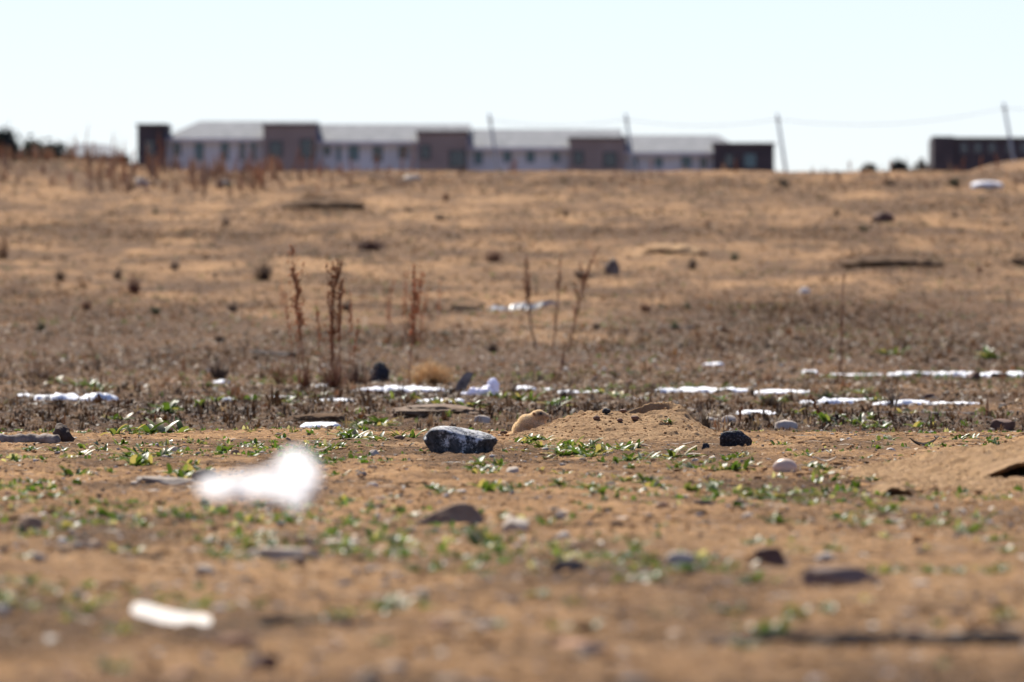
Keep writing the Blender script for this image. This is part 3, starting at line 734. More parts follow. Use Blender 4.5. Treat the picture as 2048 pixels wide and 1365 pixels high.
def clods_on(fn, d0, x0, x1, y0, y1, n, label, rmax=.0065, dz=-.006):
    x = x0 + (x1 - x0) * RNG.random(n); y = y0 + (y1 - y0) * RNG.random(n); m_ = fn(x, y)
    k = m_ > .004; x, y, m_ = x[k], y[k], m_[k]; n = len(x)
    r = .0014 + rmax * RNG.random(n) ** 7
    pos = np.stack([x, y, H(x, y) + m_ + mound_crumbs(x, y) + dz + r * .2], -1)
    c = np.array([SAND_A]) * (.45 + .75 * RNG.random((n, 1))); c[RNG.random(n) < .05] = (.11, .075, .055)
    tag(merge('gravel', P1, pos, r[:, None] * (.7 + .7 * RNG.random((n, 3))), RNG.random(n) * 6.28, c, M_CLOD), label, 'gravel', kind='stuff')
clods_on(main_mound, MD, xw(1000, MD), xw(1460, MD), MD - 1.1, MD + .3, 3800, 'soil crumbs on the burrow mound with the crater')
clods_on(right_mound, RD, xw(1680, RD), xw(2300, RD), RD - 5.5, RD + 1, 4500, 'soil crumbs on the right hand burrow mound')

def clod(px, py, d, w, name_l):
    x = xw(px, d); z = float(H(x, d)) + float(main_mound(np.array(x), np.array(d)))
    rg = ICO[3][0].copy(); s = mpp(d)
    V = rg * (1 + .35 * n3(rg, 2, int(px)) + .2 * n3(rg, 5, int(px) + 1))[:, None] * np.array([w * s / 2, w * s / 2, w * s * .34])
    o = mesh_np('soil_clod', V, ICO[3][1], BLACK if w > 16 else RUST, None, None, True, loc=(x, d, z + w * s * .18))
    tag(o, name_l, 'clod', 'dark clods on the burrow mound')
clod(1212, 825, MD - .12, 17, 'dark square clod on the crest of the burrow mound, left of the crater')
clod(1247, 825, MD - .08, 13, 'brown clod between the square clod and the crater')
clod(1193, 838, MD - .33, 14, 'brown clod below the dark square clod on the mound')
clod(1270, 838, MD - .30, 15, 'brown clod on the mound just below the crater')
clod(1240, 842, MD - .38, 12, 'smallest brown clod on the middle of the mound face')

# ------------------------------------------------------------------ snow
M_SNOW = mat('snow', (.90, .91, .93), .6, .3)
_b = M_SNOW.node_tree.nodes['Principled BSDF']; _b.inputs['Subsurface Weight'].default_value = .0
bump(M_SNOW, noise(M_SNOW, 18, 4), .8, .02)
def snow(px0, px1, pyb, hpx, label, seed, slant=0):
    c = (px0 + px1) / 2; p = at(c, pyb); s = mpp(p.y); w = (px1 - px0) * s * 1.12; h = hpx * s * .68
    nx, ny = max(30, int(w / .014)), 30; nx = min(nx, 380)
    dep = min(1.2, max(.35, w * .6))
    xs = np.linspace(-.56, .56, nx) * w; ys = np.linspace(-.56, .56, ny) * dep
    X, Y = np.meshgrid(xs, ys)
    e = 1 - np.sqrt(np.clip((X / (w / 2)) ** 2, 0, 9) ** 1.6 + (Y / (dep / 2)) ** 2)
    e = e + .02 + .6 * fbm((X + p.x) * 4.0, (Y + p.y) * 2.2, seed, 3) + (.55) * fbm((X + p.x) * 14, Y * 6, seed + 3, 3)
    wx, wy = X + p.x, Y + p.y + dep * .3
    top = h * np.clip(e * 2.6, -.35, 1) ** 1 * (.75 + .45 * fbm(X * 5, Y * 4, seed + 9, 2)) 
    top = np.where(e > 0, h * np.clip(e * 3.2, 0, 1) ** .4 * np.clip(.72 + .35 * fbm(X * 5, Y * 4, seed + 9, 2) + .35 * fbm(X * 26, Y * 14, seed + 12, 2), .1, 1.05), -.05)
    Z = H(wx, wy) + top + slant * X
    nr, nc = X.shape; V = np.stack([wx, wy, Z], -1).reshape(-1, 3)
    i = np.arange(nr - 1)[:, None] * nc + np.arange(nc - 1)[None]
    F = np.stack([i, i + 1, i + nc + 1, i + nc], -1).reshape(-1, 4)
    ev = e.reshape(-1); keep = (ev[F] > -.25).any(1)
    F = F[keep]; used = np.unique(F); mp = -np.ones(len(V), int); mp[used] = np.arange(len(used))
    V = V[used]; F = mp[F]; o0 = np.array([p.x, p.y, p.z])
    o = mesh_np('snow_patch', V - o0, F, M_SNOW, None, None, True, loc=tuple(o0))
    tag(o, label, 'snow patch', 'patches of melting snow')
SN = [(470, 540, 803, 7, 'thin broken snow between the left strip and the tallest stalk'), (1210, 1296, 800, 6, 'thin snow streak left of the long central one'),
      (1160, 1204, 787, 7, 'little snow streak behind the burrow mound'), (1700, 1760, 803, 8, 'thin snow link between the lumpy patch and the one with stems'), (1640, 1780, 752, 7, 'thin snow streak leading left from the far strips'),
      (22, 76, 796, 12, 'thin snow strip nearest the left edge'), (72, 226, 804, 26, 'long thick snow strip at the left behind green weeds'),
      (424, 460, 768, 14, 'small snow lump under the dark dead bush, left of the tall stalks'), (404, 462, 804, 13, 'flat snow patch between the left strip and the tall stalks'),
      (536, 600, 797, 8, 'faint thin snow below the leftmost tall stalk'),
      (630, 704, 806, 12, 'snow patch below the tall rust stalks'), (632, 668, 776, 10, 'small snow lump beside the dark rust stalk'),
      (706, 774, 784, 15, 'snow patch below the black clod'), (776, 894, 786, 20, 'bright snow strip in front of the straw tumbleweed'),
      (836, 918, 808, 15, 'snow patch in the green weeds below the tumbleweed strip'),
      (1034, 1068, 782, 14, 'snow lump right of the crumpled white bag'), (1086, 1110, 782, 12, 'tiny snow lump between two larger ones'), (1118, 1160, 788, 12, 'snow patch behind the prairie dog mound'),
      (1300, 1474, 787, 17, 'long snow strip right of centre behind the burrow mound'), (1506, 1606, 790, 14, 'snow strip with ragged ends right of the long central one'),
      (1600, 1636, 810, 12, 'small snow piece before the ragged strip'), (1636, 1706, 810, 24, 'lumpy snow patch by a dark grass tuft on the right'),
      (1478, 1582, 832, 15, 'slanting snow patch nearest the black stone'), (1756, 1864, 812, 17, 'snow patch with weed stems, right of the lumpy one'),
      (1862, 1962, 812, 13, 'thin broken snow strip at the right'), (1790, 1942, 754, 15, 'far snow strip on the right, behind the others'),
      (1944, 2100, 756, 17, 'far snow strip running out of the right edge'), (1606, 1634, 750, 12, 'single snow lump left of the far strips'),
      (1404, 1446, 732, 9, 'grey thin snow remnant highest on the dark slope'), (600, 676, 858, 18, 'snow patch in the shadow of the low earth bank')]
for i, a in enumerate(SN): snow(*a, 500 + i * 13, -.10 if 'slanting' in a[4] else 0)

# ------------------------------------------------------------------ green weeds
def leaf(g, base_p, az, ln, w, rise, curl, col, seg=5):
    V = []; dx, dy = math.cos(az), math.sin(az); p = Vector(base_p); pitch = rise
    for i in range(seg + 1):
        t = i / seg
        ww = w * math.sin(math.pi * min(1, .12 + t * .88)) ** .8 * (1 if i < seg else .05)
        side = Vector((-dy, dx, 0)) * ww
        up = Vector((0, 0, ww * .35))
        V += [(p - side + up)[:], p[:], (p + side + up)[:]]
        pitch -= curl / seg
        p = p + Vector((dx * math.cos(pitch), dy * math.cos(pitch), math.sin(pitch))) * (ln / seg)
    F = []
    for i in range(seg):
        a = i * 3; F += [(a, a + 1, a + 4, a + 3), (a + 1, a + 2, a + 5, a + 4)]
    g.add(V, F, col)
def weed_mesh(seed):
    rg = random.Random(seed); g = Geo()
    n = rg.randint(18, 34)
    for k in range(rg.randint(2, 4)):
        cx, cy = (rg.uniform(-.5, .5), rg.uniform(-.5, .5)) if k else (0, 0)
        for j in range(n // 3 + 2):
            az = rg.uniform(0, 6.28); gr = rg.uniform(.55, 1.25)
            col = (.075 * gr, .125 * gr, .03 * gr) if rg.random() < .7 else (.17 * gr, .20 * gr, .08 * gr)
            if rg.random() < .14: col = (.42, .34, .2)
            leaf(g, (cx + rg.uniform(-.08, .08), cy + rg.uniform(-.08, .08), -.04), az, rg.uniform(.35, .8), rg.uniform(.05, .105), rg.uniform(.3, 1.35), rg.uniform(.5, 1.7), col)
    return g
WEED = []
for k in range(9):
    o = weed_mesh(900 + k).build('green_weed', M_LEAF); WEED.append(o.data); bpy.data.objects.remove(o)
WP = [ # px, py (base), width px
 (60, 905, 60), (20, 920, 40), (110, 905, 50), (160, 915, 70), (185, 905, 50), (285, 900, 40), (240, 892, 40), (435, 900, 50), (455, 905, 60), (480, 900, 40), (505, 898, 40), (530, 900, 36),
 (590, 1050, 80), (630, 1045, 50), (620, 920, 50), (650, 935, 60), (670, 955, 50), (690, 880, 60), (625, 893, 50), (665, 902, 50), (740, 880, 50), (770, 885, 40), (820, 880, 50), (640, 884, 30),
 (150, 955, 60), (175, 952, 50), (220, 950, 50), (70, 1005, 110), (30, 1005, 60), (130, 1000, 60), (375, 932, 40), (300, 935, 36),
 (290, 1060, 70), (330, 1075, 50), (265, 1110, 90), (240, 1105, 50), (410, 1062, 50), (430, 1120, 80), (480, 1125, 70), (495, 1048, 50), (430, 1095, 40), (520, 1092, 50), (45, 1120, 60), (560, 1085, 40), (570, 1140, 50),
 (690, 1010, 60), (800, 1025, 40), (780, 1000, 36), (820, 1038, 50), (700, 1045, 50), (770, 1010, 30), (705, 1100, 70), (740, 1110, 50), (790, 1100, 60), (800, 1085, 40), (860, 985, 50), (890, 990, 50), (960, 982, 60), (1000, 990, 60), (1020, 985, 60),
 (925, 1050, 50), (950, 1060, 40), (975, 1095, 90), (1000, 1100, 50), (1085, 1050, 60), (1110, 1055, 50), (1000, 1045, 50), (940, 1150, 60), (960, 1160, 60), (850, 1150, 70), (880, 1140, 50),
 (1000, 935, 40), (1040, 905, 40), (1065, 885, 50), (1050, 890, 40), (1090, 920, 40), (1110, 900, 50), (1130, 915, 50), (1160, 895, 60), (1190, 900, 60), (1215, 905, 60), (1240, 905, 60), (1260, 900, 50),
 (1290, 925, 60), (1310, 918, 60), (1330, 925, 50), (1370, 935, 60), (1395, 940, 50), (1420, 945, 50), (1455, 925, 50), (1480, 915, 40), (1470, 945, 60), (1500, 940, 50), (1440, 975, 60), (1400, 990, 70), (1420, 1000, 50),
 (1300, 970, 60), (1330, 985, 50), (1340, 860, 40), (1250, 965, 50), (1210, 985, 50), (1180, 960, 50), (1150, 985, 60), (1110, 975, 50), (1075, 985, 50), (1045, 975, 50), (1130, 950, 40), (1240, 985, 40),
 (1510, 890, 24), (1560, 895, 30), (1600, 915, 50), (1620, 940, 60), (1640, 945, 50), (1575, 965, 50), (1640, 970, 60), (1680, 945, 40), (1530, 990, 60), (1550, 1000, 80), (1500, 995, 50), (1610, 1010, 50), (1590, 990, 50),
 (1815, 918, 36), (1850, 915, 60), (1730, 920, 30), (1780, 945, 50), (1750, 965, 50), (1770, 980, 40), (1690, 1045, 60), (1720, 1050, 60), (1765, 1030, 80), (1790, 1025, 50), (1860, 1055, 50), (1880, 1050, 50), (1860, 1100, 50), (1560, 1050, 80), (1600, 1055, 40),
 (1255, 1090, 70), (1280, 1092, 50), (1320, 1060, 50), (1190, 1120, 60), (1210, 1115, 50), (1430, 1150, 90), (1470, 1145, 90), (1500, 1165, 90), (1550, 1165, 60), (1400, 1130, 60), (1520, 1090, 50), (1440, 1125, 50), (1260, 1170, 70), (1330, 1165, 80),
 (1840, 1150, 60), (1890, 1150, 70), (1920, 1155, 50), (1980, 1150, 60), (2010, 1145, 50), (2030, 1085, 40), (2020, 1240, 90), (1620, 1240, 90), (1590, 1245, 60), (1460, 1235, 70), (1740, 1205, 60), (1880, 1255, 60), (1490, 1300, 80), (1540, 1275, 90),
 (800, 1225, 110), (770, 1215, 80), (1075, 1195, 60), (1150, 1215, 70), (1340, 1235, 70), (450, 1225, 60), (350, 1205, 50), (240, 1275, 110), (690, 1240, 60), (620, 1250, 60), (1000, 1255, 60), (1150, 1265, 70), (1900, 1340, 70), (230, 1345, 90), (130, 1245, 60), (20, 1215, 60), (480, 1330, 60), (770, 1290, 50),
 (160, 775, 60), (110, 770, 50), (190, 785, 50), (310, 830, 90), (330, 825, 60), (230, 842, 60), (400, 815, 50), (430, 805, 50), (500, 805, 50), (320, 870, 80), (230, 873, 70), (620, 800, 50), (590, 810, 50), (800, 805, 60), (870, 810, 60), (1000, 800, 50), (1110, 815, 60), (1130, 805, 40), (1200, 790, 50), (1240, 800, 50), (1060, 805, 50),
 (1440, 805, 60), (1540, 805, 60), (1590, 830, 50), (1620, 835, 40), (1720, 790, 60), (1750, 805, 50), (1940, 880, 50), (1780, 885, 50), (1790, 712, 60), (1990, 720, 60), (1650, 795, 50), (1820, 830, 40), (1850, 870, 40)]
inv = {}
def mound_add(x, y):
    z = 0.0
    if abs(y - MD) < 1.3: z = max(z, float(main_mound(np.array(x), np.array(y))) - .004)
    if -6 < y - RD < 2.4: z = max(z, float(right_mound(np.array(x), np.array(y))) - .004)
    return z
_r = random.Random(5)
for k in range(95):
    if k % 5 == 0: _c = (_r.uniform(60, 2000), _r.choice([_r.uniform(900, 1000), _r.uniform(1020, 1200), _r.uniform(780, 880)]))
    _q = (_c[0] + _r.gauss(0, 60), _c[1] + _r.gauss(0, 14))
    if 985 < _q[0] < 1455 and _q[1] < 897: continue
    WP.append((min(2040, max(5, _q[0])), min(1300, max(775, _q[1])), _r.uniform(36, 76)))
for i, (px, py, w) in enumerate(WP):
    p = at(px, py); s = mpp(p.y)
    o = bpy.data.objects.new('green_weed', WEED[i % 9]); COL.objects.link(o)
    k = w * s * random.uniform(.72, 1.08)
    if 1050 < px < 1440 and 850 < py < 882:       # growing on the mound itself
        d = MD - .45; p = Vector((xw(px, d), d, float(H(xw(px, d), d)))); k = w * mpp(d) * .7
    zz = p.z + mound_add(p.x, p.y)
    o.location = (p.x, p.y, zz); o.scale = (k, k, k * random.uniform(.75, 1.15)); o.rotation_euler = (0, 0, random.uniform(0, 6.28))
    sz = 'tiny' if w < 42 else ('small' if w < 56 else ('broad' if w < 75 else 'large'))
    tag(o, '%s green weed %s' % (sz, where(px, py)), 'weed', 'low green weeds growing out of the sandy soil')

# ------------------------------------------------------------------ dock stalks
def stalk(px0, py0, px1, py1, seedw, t0, label, dark=1.0, thick=1.0, group='tall dry rust coloured weed stalks', d=None, name='dry_stalk'):
    p = at(px0, py0) if d is None else Vector((xw(px0, d), d, float(H(xw(px0, d), d))))
    s = mpp(p.y); top = Vector(((px1 - px0) * s, random.uniform(-.05, .05), zw(py1, p.y) - p.z))
    rg = random.Random(int(px0 * 7 + py0)); n = 12
    bend = Vector((rg.uniform(-1, 1), rg.uniform(-1, 1), 0)) * top.length * .04
    P = [top * (i / n) + bend * math.sin(math.pi * i / n) + Vector((rg.uniform(-1, 1), rg.uniform(-1, 1), 0)) * .004 for i in range(n + 1)]
    P[0].z -= .03
    root = empty(name, p, label, 'weed stalk', group)
    g = Geo(); c = (.30 * dark, .14 * dark, .07 * dark)
    g.tube(P, [(.0045 - .0028 * i / n) * thick for i in range(n + 1)], c, 5)
    def pt(t):
        f = t * n; i = min(int(f), n - 1); return P[i].lerp(P[i + 1], f - i)
    br = []
    for k in range(8):                                  # side branches
        t = t0 + (1 - t0) * rg.uniform(0, .7); a = rg.uniform(0, 6.28); ln = seedw * s * rg.uniform(.6, 1.6)
        q = pt(t); e = q + Vector((math.cos(a) * ln * .45, math.sin(a) * ln * .45, ln * 1.5)); br.append((q, e))
        g.tube([q, q.lerp(e, .5) + Vector((math.cos(a), math.sin(a), -.5)) * ln * .1, e], [.0022 * thick, .0018 * thick, .001], c, 4)
    g.build('stem', M_STALK, root)
    h = Geo(); V, F = ICO[1]; m_ = int(170 * min(1.5, seedw / 16))
    for k in range(m_):
        if rg.random() < .6:
            t = t0 + (1 - t0) * rg.random(); q = pt(t); wdt = seedw * s * .75 * (1 - .55 * (t - t0) / (1 - t0)) * (.4 + .8 * abs(math.sin(t * 23 + px0)))
        else:
            a_, b_ = rg.choice(br); q = a_.lerp(b_, rg.random()); wdt = seedw * s * .15
        q = q + Vector((rg.gauss(0, .45), rg.gauss(0, .45), rg.gauss(0, .5))) * wdt
        r = rg.uniform(.003, .008) * (1.1 if seedw > 14 else .8); gr = rg.uniform(.6, 1.4) * dark
        h.add(V * np.array([r, r, r * 1.6]) + np.array(q[:]), F, (.48 * gr, .20 * gr, .08 * gr))
    h.build('seed_cluster', M_STALK, root)
ST = [(600, 765, 596, 560, 10, .35, 'thin rust stalk just right of the tallest one', 1.1, 1.0), (640, 770, 632, 600, 9, .4, 'faint stalk between the tall pair', 1.2, .9), (678, 772, 684, 560, 16, .4, 'rust stalk crossing behind the thickest one', .8, 1.4),
      (588, 760, 572, 590, 9, .45, 'faint stalk bending left of the tallest one', 1.2, .9), (700, 765, 716, 640, 8, .4, 'short stalk leaning right of the thickest one', 1.1, .9), (806, 700, 812, 545, 12, .4, 'loose reddish stalk left in the loose headed group', 1.4, .9),
      (838, 700, 858, 575, 11, .35, 'loose reddish stalk right in the loose headed group', 1.4, .9), (784, 680, 778, 600, 7, .3, 'tiny stalk beside the short thin one', 1.3, .8),
      (612, 772, 583, 492, 26, .35, 'tallest rust stalk, leaning left, left of the dark twin stalk', 1.0, 1.6), (668, 778, 676, 522, 30, .38, 'thickest dark rust stalk with dense seed heads', .72, 2.0),
      (656, 778, 656, 585, 14, .4, 'thin rust stalk pressed against the thickest one', .9, 1.2), (690, 770, 700, 580, 8, .5, 'faint thin stalk just right of the thickest one', 1.1, .8),
      (815, 772, 828, 530, 15, .38, 'rust stalk above the central snow with a loose head', 1.2, 1.0), (822, 740, 846, 545, 18, .5, 'loose stalk leaning right beside the one above the central snow', 1.3, .9),
      (772, 668, 788, 558, 9, .3, 'short thin stalk between the two left groups', 1.2, .9), (872, 690, 880, 562, 7, .4, 'faint thin stalk right of the loose heads', 1.4, .7),
      (570, 640, 562, 560, 8, .3, 'faint short stalk left of the tallest rust stalk', 1.3, .8),
      (1070, 694, 1054, 512, 15, .25, 'left one of the three stalks on the sandy clearing, leaning left', .8, 2.6), (1106, 700, 1121, 510, 12, .25, 'middle upright stalk on the sandy clearing', .9, 2.3),
      (1136, 705, 1191, 502, 17, .3, 'right one of the three stalks on the clearing, leaning right', .85, 2.6), (1118, 765, 1132, 690, 7, .2, 'short dark stem below the three stalks', .7, 1.2),
      (1682, 750, 1687, 546, 5, .4, 'lone thin stalk standing on the dark right slope', .6, 2.0), (1650, 850, 1622, 790, 5, .3, 'short thin stem by the lumpy snow', .7, .8),
      (1200, 560, 1172, 480, 6, .3, 'faint thin stalk behind the three stalks', 1.2, .8), (1478, 860, 1484, 812, 4, .4, 'bare short stem behind the black stone', .7, .7)]
for a in ST: stalk(*a)
# stalks on the skyline
SK = [(116, 350, 98, 296, 5), (150, 330, 150, 268, 10), (172, 335, 178, 248, 5), (190, 335, 186, 282, 10), (222, 335, 228, 262, 6), (245, 338, 250, 280, 5), (300, 340, 292, 285, 9), (314, 342, 318, 262, 9),
      (326, 342, 322, 282, 9), (445, 345, 450, 300, 12), (498, 345, 505, 298, 12), (590, 345, 600, 296, 10), (620, 345, 628, 272, 8), (604, 346, 606, 312, 10), (700, 345, 703, 312, 6), (755, 345, 752, 310, 10),
      (800, 345, 812, 290, 10), (826, 345, 830, 285, 8), (1030, 345, 1030, 322, 14), (1300, 345, 1303, 320, 6), (1475, 345, 1470, 318, 6), (1700, 350, 1698, 325, 6), (1780, 345, 1782, 325, 8),
      (1960, 340, 1962, 312, 7), (1995, 340, 1990, 308, 9), (1925, 340, 1928, 316, 7), (40, 335, 42, 300, 5), (70, 335, 66, 306, 5), (270, 340, 268, 300, 6), (360, 343, 356, 320, 7), (560, 345, 556, 322, 7), (640, 345, 644, 316, 7)]
BK = [('the dark round tree', 20), ('the low shrub clump', 70), ('the grey roofed house', 200), ('the dark left bay of the long building', 305), ('the first grey wall', 430), ('the first brown bay', 580), ('the second grey wall', 735),
      ('the second brown bay', 885), ('the third grey wall', 1040), ('the third brown bay', 1195), ('the fourth grey wall', 1335), ('the dark right bay of the long building', 1490), ('the open sky gap', 1700), ('the dark flat building', 1960)]
for i, (a, b, c, d_, w) in enumerate(SK):
    bk = min(BK, key=lambda t: abs(t[1] - a))
    hgt = 'tall' if b - d_ > 60 else ('short' if b - d_ < 30 else 'middling')
    side = 'left part of ' if a < bk[1] - 12 else ('right part of ' if a > bk[1] + 12 else '')
    stalk(a, b, c, d_, w, .2, '%s reddish stalk on the skyline before the %s%s' % (hgt, side, bk[0][4:] if side == '' else 'x') if False else '%s reddish skyline stalk before %s%s' % (hgt, ('the ' + side) if side else '', bk[0].replace(' of the long building', ' of the block')), 1.05, 3.2, 'dry stalks along the skyline', d=random.uniform(286, 298))

# ------------------------------------------------------------------ dead bushes, twigs, tumbleweed
def bush(px, py, w, h, col, label, seed, n=60, name='dead_bush', cat='dead bush', curl=.35, thin=1.0, matl=None, group=None):
    p = at(px, py); s = mpp(p.y); rg = random.Random(seed); g = Geo()
    W = w * s / 2; Hh = h * s
    for k in range(n):
        a = rg.uniform(0, 6.28); r = rg.random() ** .6
        tip = Vector((math.cos(a) * W * r, math.sin(a) * W * r, Hh * rg.uniform(.45, 1.0) * (1 - .45 * r)))
        b0 = Vector((math.cos(a), math.sin(a), 0)) * W * r * rg.uniform(0, .4)
        mid = b0.lerp(tip, .5) + Vector((rg.gauss(0, 1), rg.gauss(0, 1), rg.gauss(0, .6))) * W * curl * .4
        gr = rg.uniform(.6, 1.4)
        g.tube([b0, mid, tip], [.004 * thin, .003 * thin, .0012 * thin], tuple(c * gr for c in col), 4)
    o = g.build(name, matl or M_STALK, None, True, loc=(p.x, p.y, p.z))
    return tag(o, label, cat, group)
DK = (.11, .075, .055); RU = (.22, .10, .055); TA = (.78, .52, .25)
bush(525, 562, 60, 55, DK, 'dark dead bush on the left slope, widest of the dark tufts', 1, 90, thin=1.5)
bush(268, 590, 34, 52, (.16, .065, .045), 'dark reddish tuft on the left slope', 2, 60, thin=1.5)
bush(120, 562, 30, 36, DK, 'small dark tuft on the left slope left of the reddish one', 3, 50, thin=1.5)
bush(236, 560, 26, 34, DK, 'small dark tuft between two others on the left slope', 4, 45, thin=1.5)
bush(742, 502, 66, 34, (.15, .085, .075), 'dark mauve brown tangle on the far middle slope', 5, 90, thin=2, curl=.8)
bush(985, 525, 46, 36, (.24, .13, .085), 'brown tangle on the far slope above the clearing', 6, 60, thin=2, curl=.7)
bush(1165, 560, 40, 30, (.2, .13, .09), 'brown tangle behind the three stalks', 7, 50, thin=2, curl=.7)
bush(438, 765, 50, 60, DK, 'dark dead bush with snow at its foot', 8, 70, thin=1.3)
bush(862, 772, 92, 66, TA, 'straw coloured tumbleweed behind the central snow', 9, 460, name='tumbleweed', cat='tumbleweed', curl=1.1, thin=.55, matl=M_LITTER)
bush(1540, 815, 60, 34, (.14, .10, .06), 'dark grass tuft between the snow strips on the right', 10, 80, thin=1)
bush(1655, 805, 50, 30, (.10, .11, .05), 'dark green brown tuft by the lumpy snow', 11, 80, thin=1)
bush(1840, 755, 40, 16, DK, 'dark tuft under the far right snow', 12, 60, thin=1)
bush(1910, 374, 34, 24, (.06, .075, .04), 'dark green bush near the skyline on the right', 13, 80, thin=3)
bush(1568, 374, 24, 24, (.10, .09, .06), 'small dark bush below the rightmost leaning post', 14, 50, thin=3)
bush(262, 380, 22, 22, DK, 'dark tuft beside the white skyline stone', 15, 40, thin=3)
bush(2040, 532, 60, 30, DK, 'dark clump cut by the right edge on the far slope', 16, 60, thin=2)
bush(8, 520, 40, 70, (.25, .13, .07), 'brown plant cut by the left edge on the far slope', 17, 30, thin=2)
bush(1785, 815, 60, 60, (.16, .12, .09), 'thin brown stems among the right snow patches', 18, 26, thin=.7)
bush(90, 765, 110, 60, (.20, .12, .07), 'brown dry stems behind the left snow', 19, 60, thin=.8)
bush(560, 770, 90, 90, (.26, .13, .07), 'wispy reddish stems left of the tallest stalk', 33, 30, thin=.7)
bush(830, 690, 110, 120, (.30, .15, .08), 'hazy reddish stem tangle under the loose heads', 34, 40, thin=.7)
bush(612, 780, 44, 70, (.26, .12, .06), 'rusty stem base of the tallest stalk', 31, 40, thin=.9)
bush(668, 784, 60, 90, (.22, .10, .055), 'dense rusty stems round the foot of the thickest stalk', 32, 70, thin=.9)
bush(715, 772, 90, 70, (.2, .12, .08), 'tangle of thin brown stems right of the dark stalk', 20, 60, thin=.8)
bush(1300, 790, 70, 34, (.25, .16, .1), 'low brown stems left of the long snow strip', 21, 40, thin=.7)
bush(1130, 800, 60, 36, DK, 'dark low stems behind the prairie dog', 22, 40, thin=.9)
bush(985, 705, 40, 26, DK, 'dark low clump left of the sandy clearing', 23, 50, thin=1.4)
bush(1780, 370, 40, 14, DK, 'low dark clump near the skyline left of the green bush', 24, 50, thin=3)
_gr = 'small scattered dead bushes on the slope'
for i in range(34):
    px = RNG.uniform(20, 2030); py = RNG.uniform(365, 690)
    w = RNG.uniform(14, 32); bush(px, py, w, w * RNG.uniform(.5, 1.1), [DK, RU, (.2, .15, .11), (.09, .11, .05)][i % 4], 'small dead bush scattered among others on the far slope', 700 + i, 30, thin=1.2 + py < 0 or 2.2, group=_gr)

# log, branches, bone
M_WOOD = noisy('weathered_wood', [(.3, (.10, .075, .06)), (.5, (.24, .19, .155)), (.7, (.42, .36, .30))], 22, .85, .2, .004, 60)
M_DARKWOOD = noisy('dark_wood', [(.3, (.022, .016, .014)), (.7, (.075, .055, .045))], 20, .9, .15, .004, 60)
def branch(pts, r0, r1, m_, label, name='branch', cat='branch', lift=0.0):
    P = []; first = None
    for (px, py) in pts:
        p = at(px, py); P.append(p)
    y0 = sum(p.y for p in P) / len(P)
    P = [Vector((xw(px, y0 + (p.y - y0) * .25), y0 + (p.y - y0) * .25, 0)) for (px, py), p in zip(pts, P)]
    s = mpp(y0); Q = []
    for i in range(len(P) - 1):
        for k in range(6): Q.append(P[i].lerp(P[i + 1], k / 6))
    Q.append(P[-1])
    n = len(Q); o0 = Q[n // 2].copy(); o0.z = float(H(o0.x, o0.y))
    rad = []; out = []
    for i, q in enumerate(Q):
        t = i / (n - 1); r = (r0 + (r1 - r0) * t) * s * (1 + .07 * random.uniform(-1, 1)); rad.append(r)
        q.z = float(H(q.x, q.y)) + r * .45 + lift * math.sin(t * 3.14)
        q += Vector((0, random.uniform(-1, 1), random.uniform(-.4, .4))) * r * .4
        out.append(q - o0)
    g = Geo().tube(out, rad, (1, 1, 1), 9)
    return tag(g.build(name, m_, None, True, loc=tuple(o0)), label, cat)
branch([(-60, 888), (0, 888), (60, 886), (118, 888)], 15, 12, M_WOOD, 'weathered grey log running in from the left edge', 'log', 'log')
branch([(1420, 1272), (1500, 1288), (1650, 1292), (1850, 1300), (2100, 1322)], 12, 24, M_DARKWOOD, 'long dark half buried branch in the right foreground')
branch([(520, 1252), (640, 1250), (800, 1252)], 12, 7, M_DARKWOOD, 'short dark branch in the left centre foreground')
branch([(500, 690), (540, 712), (585, 730)], 4, 6, M_DARKWOOD, 'dark slanting twig left of the tall stalks', 'twig', 'twig')
branch([(905, 622), (930, 620), (962, 620)], 6, 5, M_DARKWOOD, 'short dark board on the slope above the clearing', 'plank', 'plank')
branch([(1320, 652), (1350, 658), (1395, 662)], 4, 5, M_DARKWOOD, 'dark stick on the slope right of the clearing', 'stick', 'stick')
branch([(240, 1112), (290, 1118), (350, 1120)], 6, 3, M_DARKWOOD, 'thin dark stick under green weeds in the left foreground', 'stick', 'stick')
branch([(700, 1145), (760, 1148), (800, 1147)], 5, 4, M_DARKWOOD, 'thin dark stick in the centre foreground', 'stick', 'stick')
branch([(1690, 868), (1780, 862), (1860, 870)], 3, 3, M_WOOD, 'grey stick lying behind the flat sand on the right', 'stick', 'stick')
branch([(1700, 842), (1790, 848), (1850, 852)], 4, 3, M_WOOD, 'pale weathered stick lying just beyond the grey one', 'stick', 'stick')
branch([(1740, 830), (1850, 826), (1950, 832)], 4, 3, M_WOOD, 'long pale stick below the right snow', 'stick', 'stick')
branch([(1225, 912), (1262, 900), (1300, 880)], 3.4, 2, noisy('straw', [(.3, (.50, .36, .22)), (.7, (.68, .53, .36))], 20), 'pale dry straw stem lying against the front of the mound', 'straw', 'straw', lift=.01)
branch([(1060, 905), (1120, 915), (1190, 912)], 1.2, .8, noisy('straw2', [(.3, (.42, .30, .20)), (.7, (.6, .45, .3))], 20), 'thin straw lying left of the pale straw stem', 'straw', 'straw', lift=.006)
branch([(120, 862), (160, 864), (200, 862)], 3, 2, M_DARKWOOD, 'thin dark twig right of the stump', 'twig', 'twig')
branch([(210, 820), (250, 826), (300, 834)], 2, 2, M_WOOD, 'thin pale twig below the left snow', 'twig', 'twig')

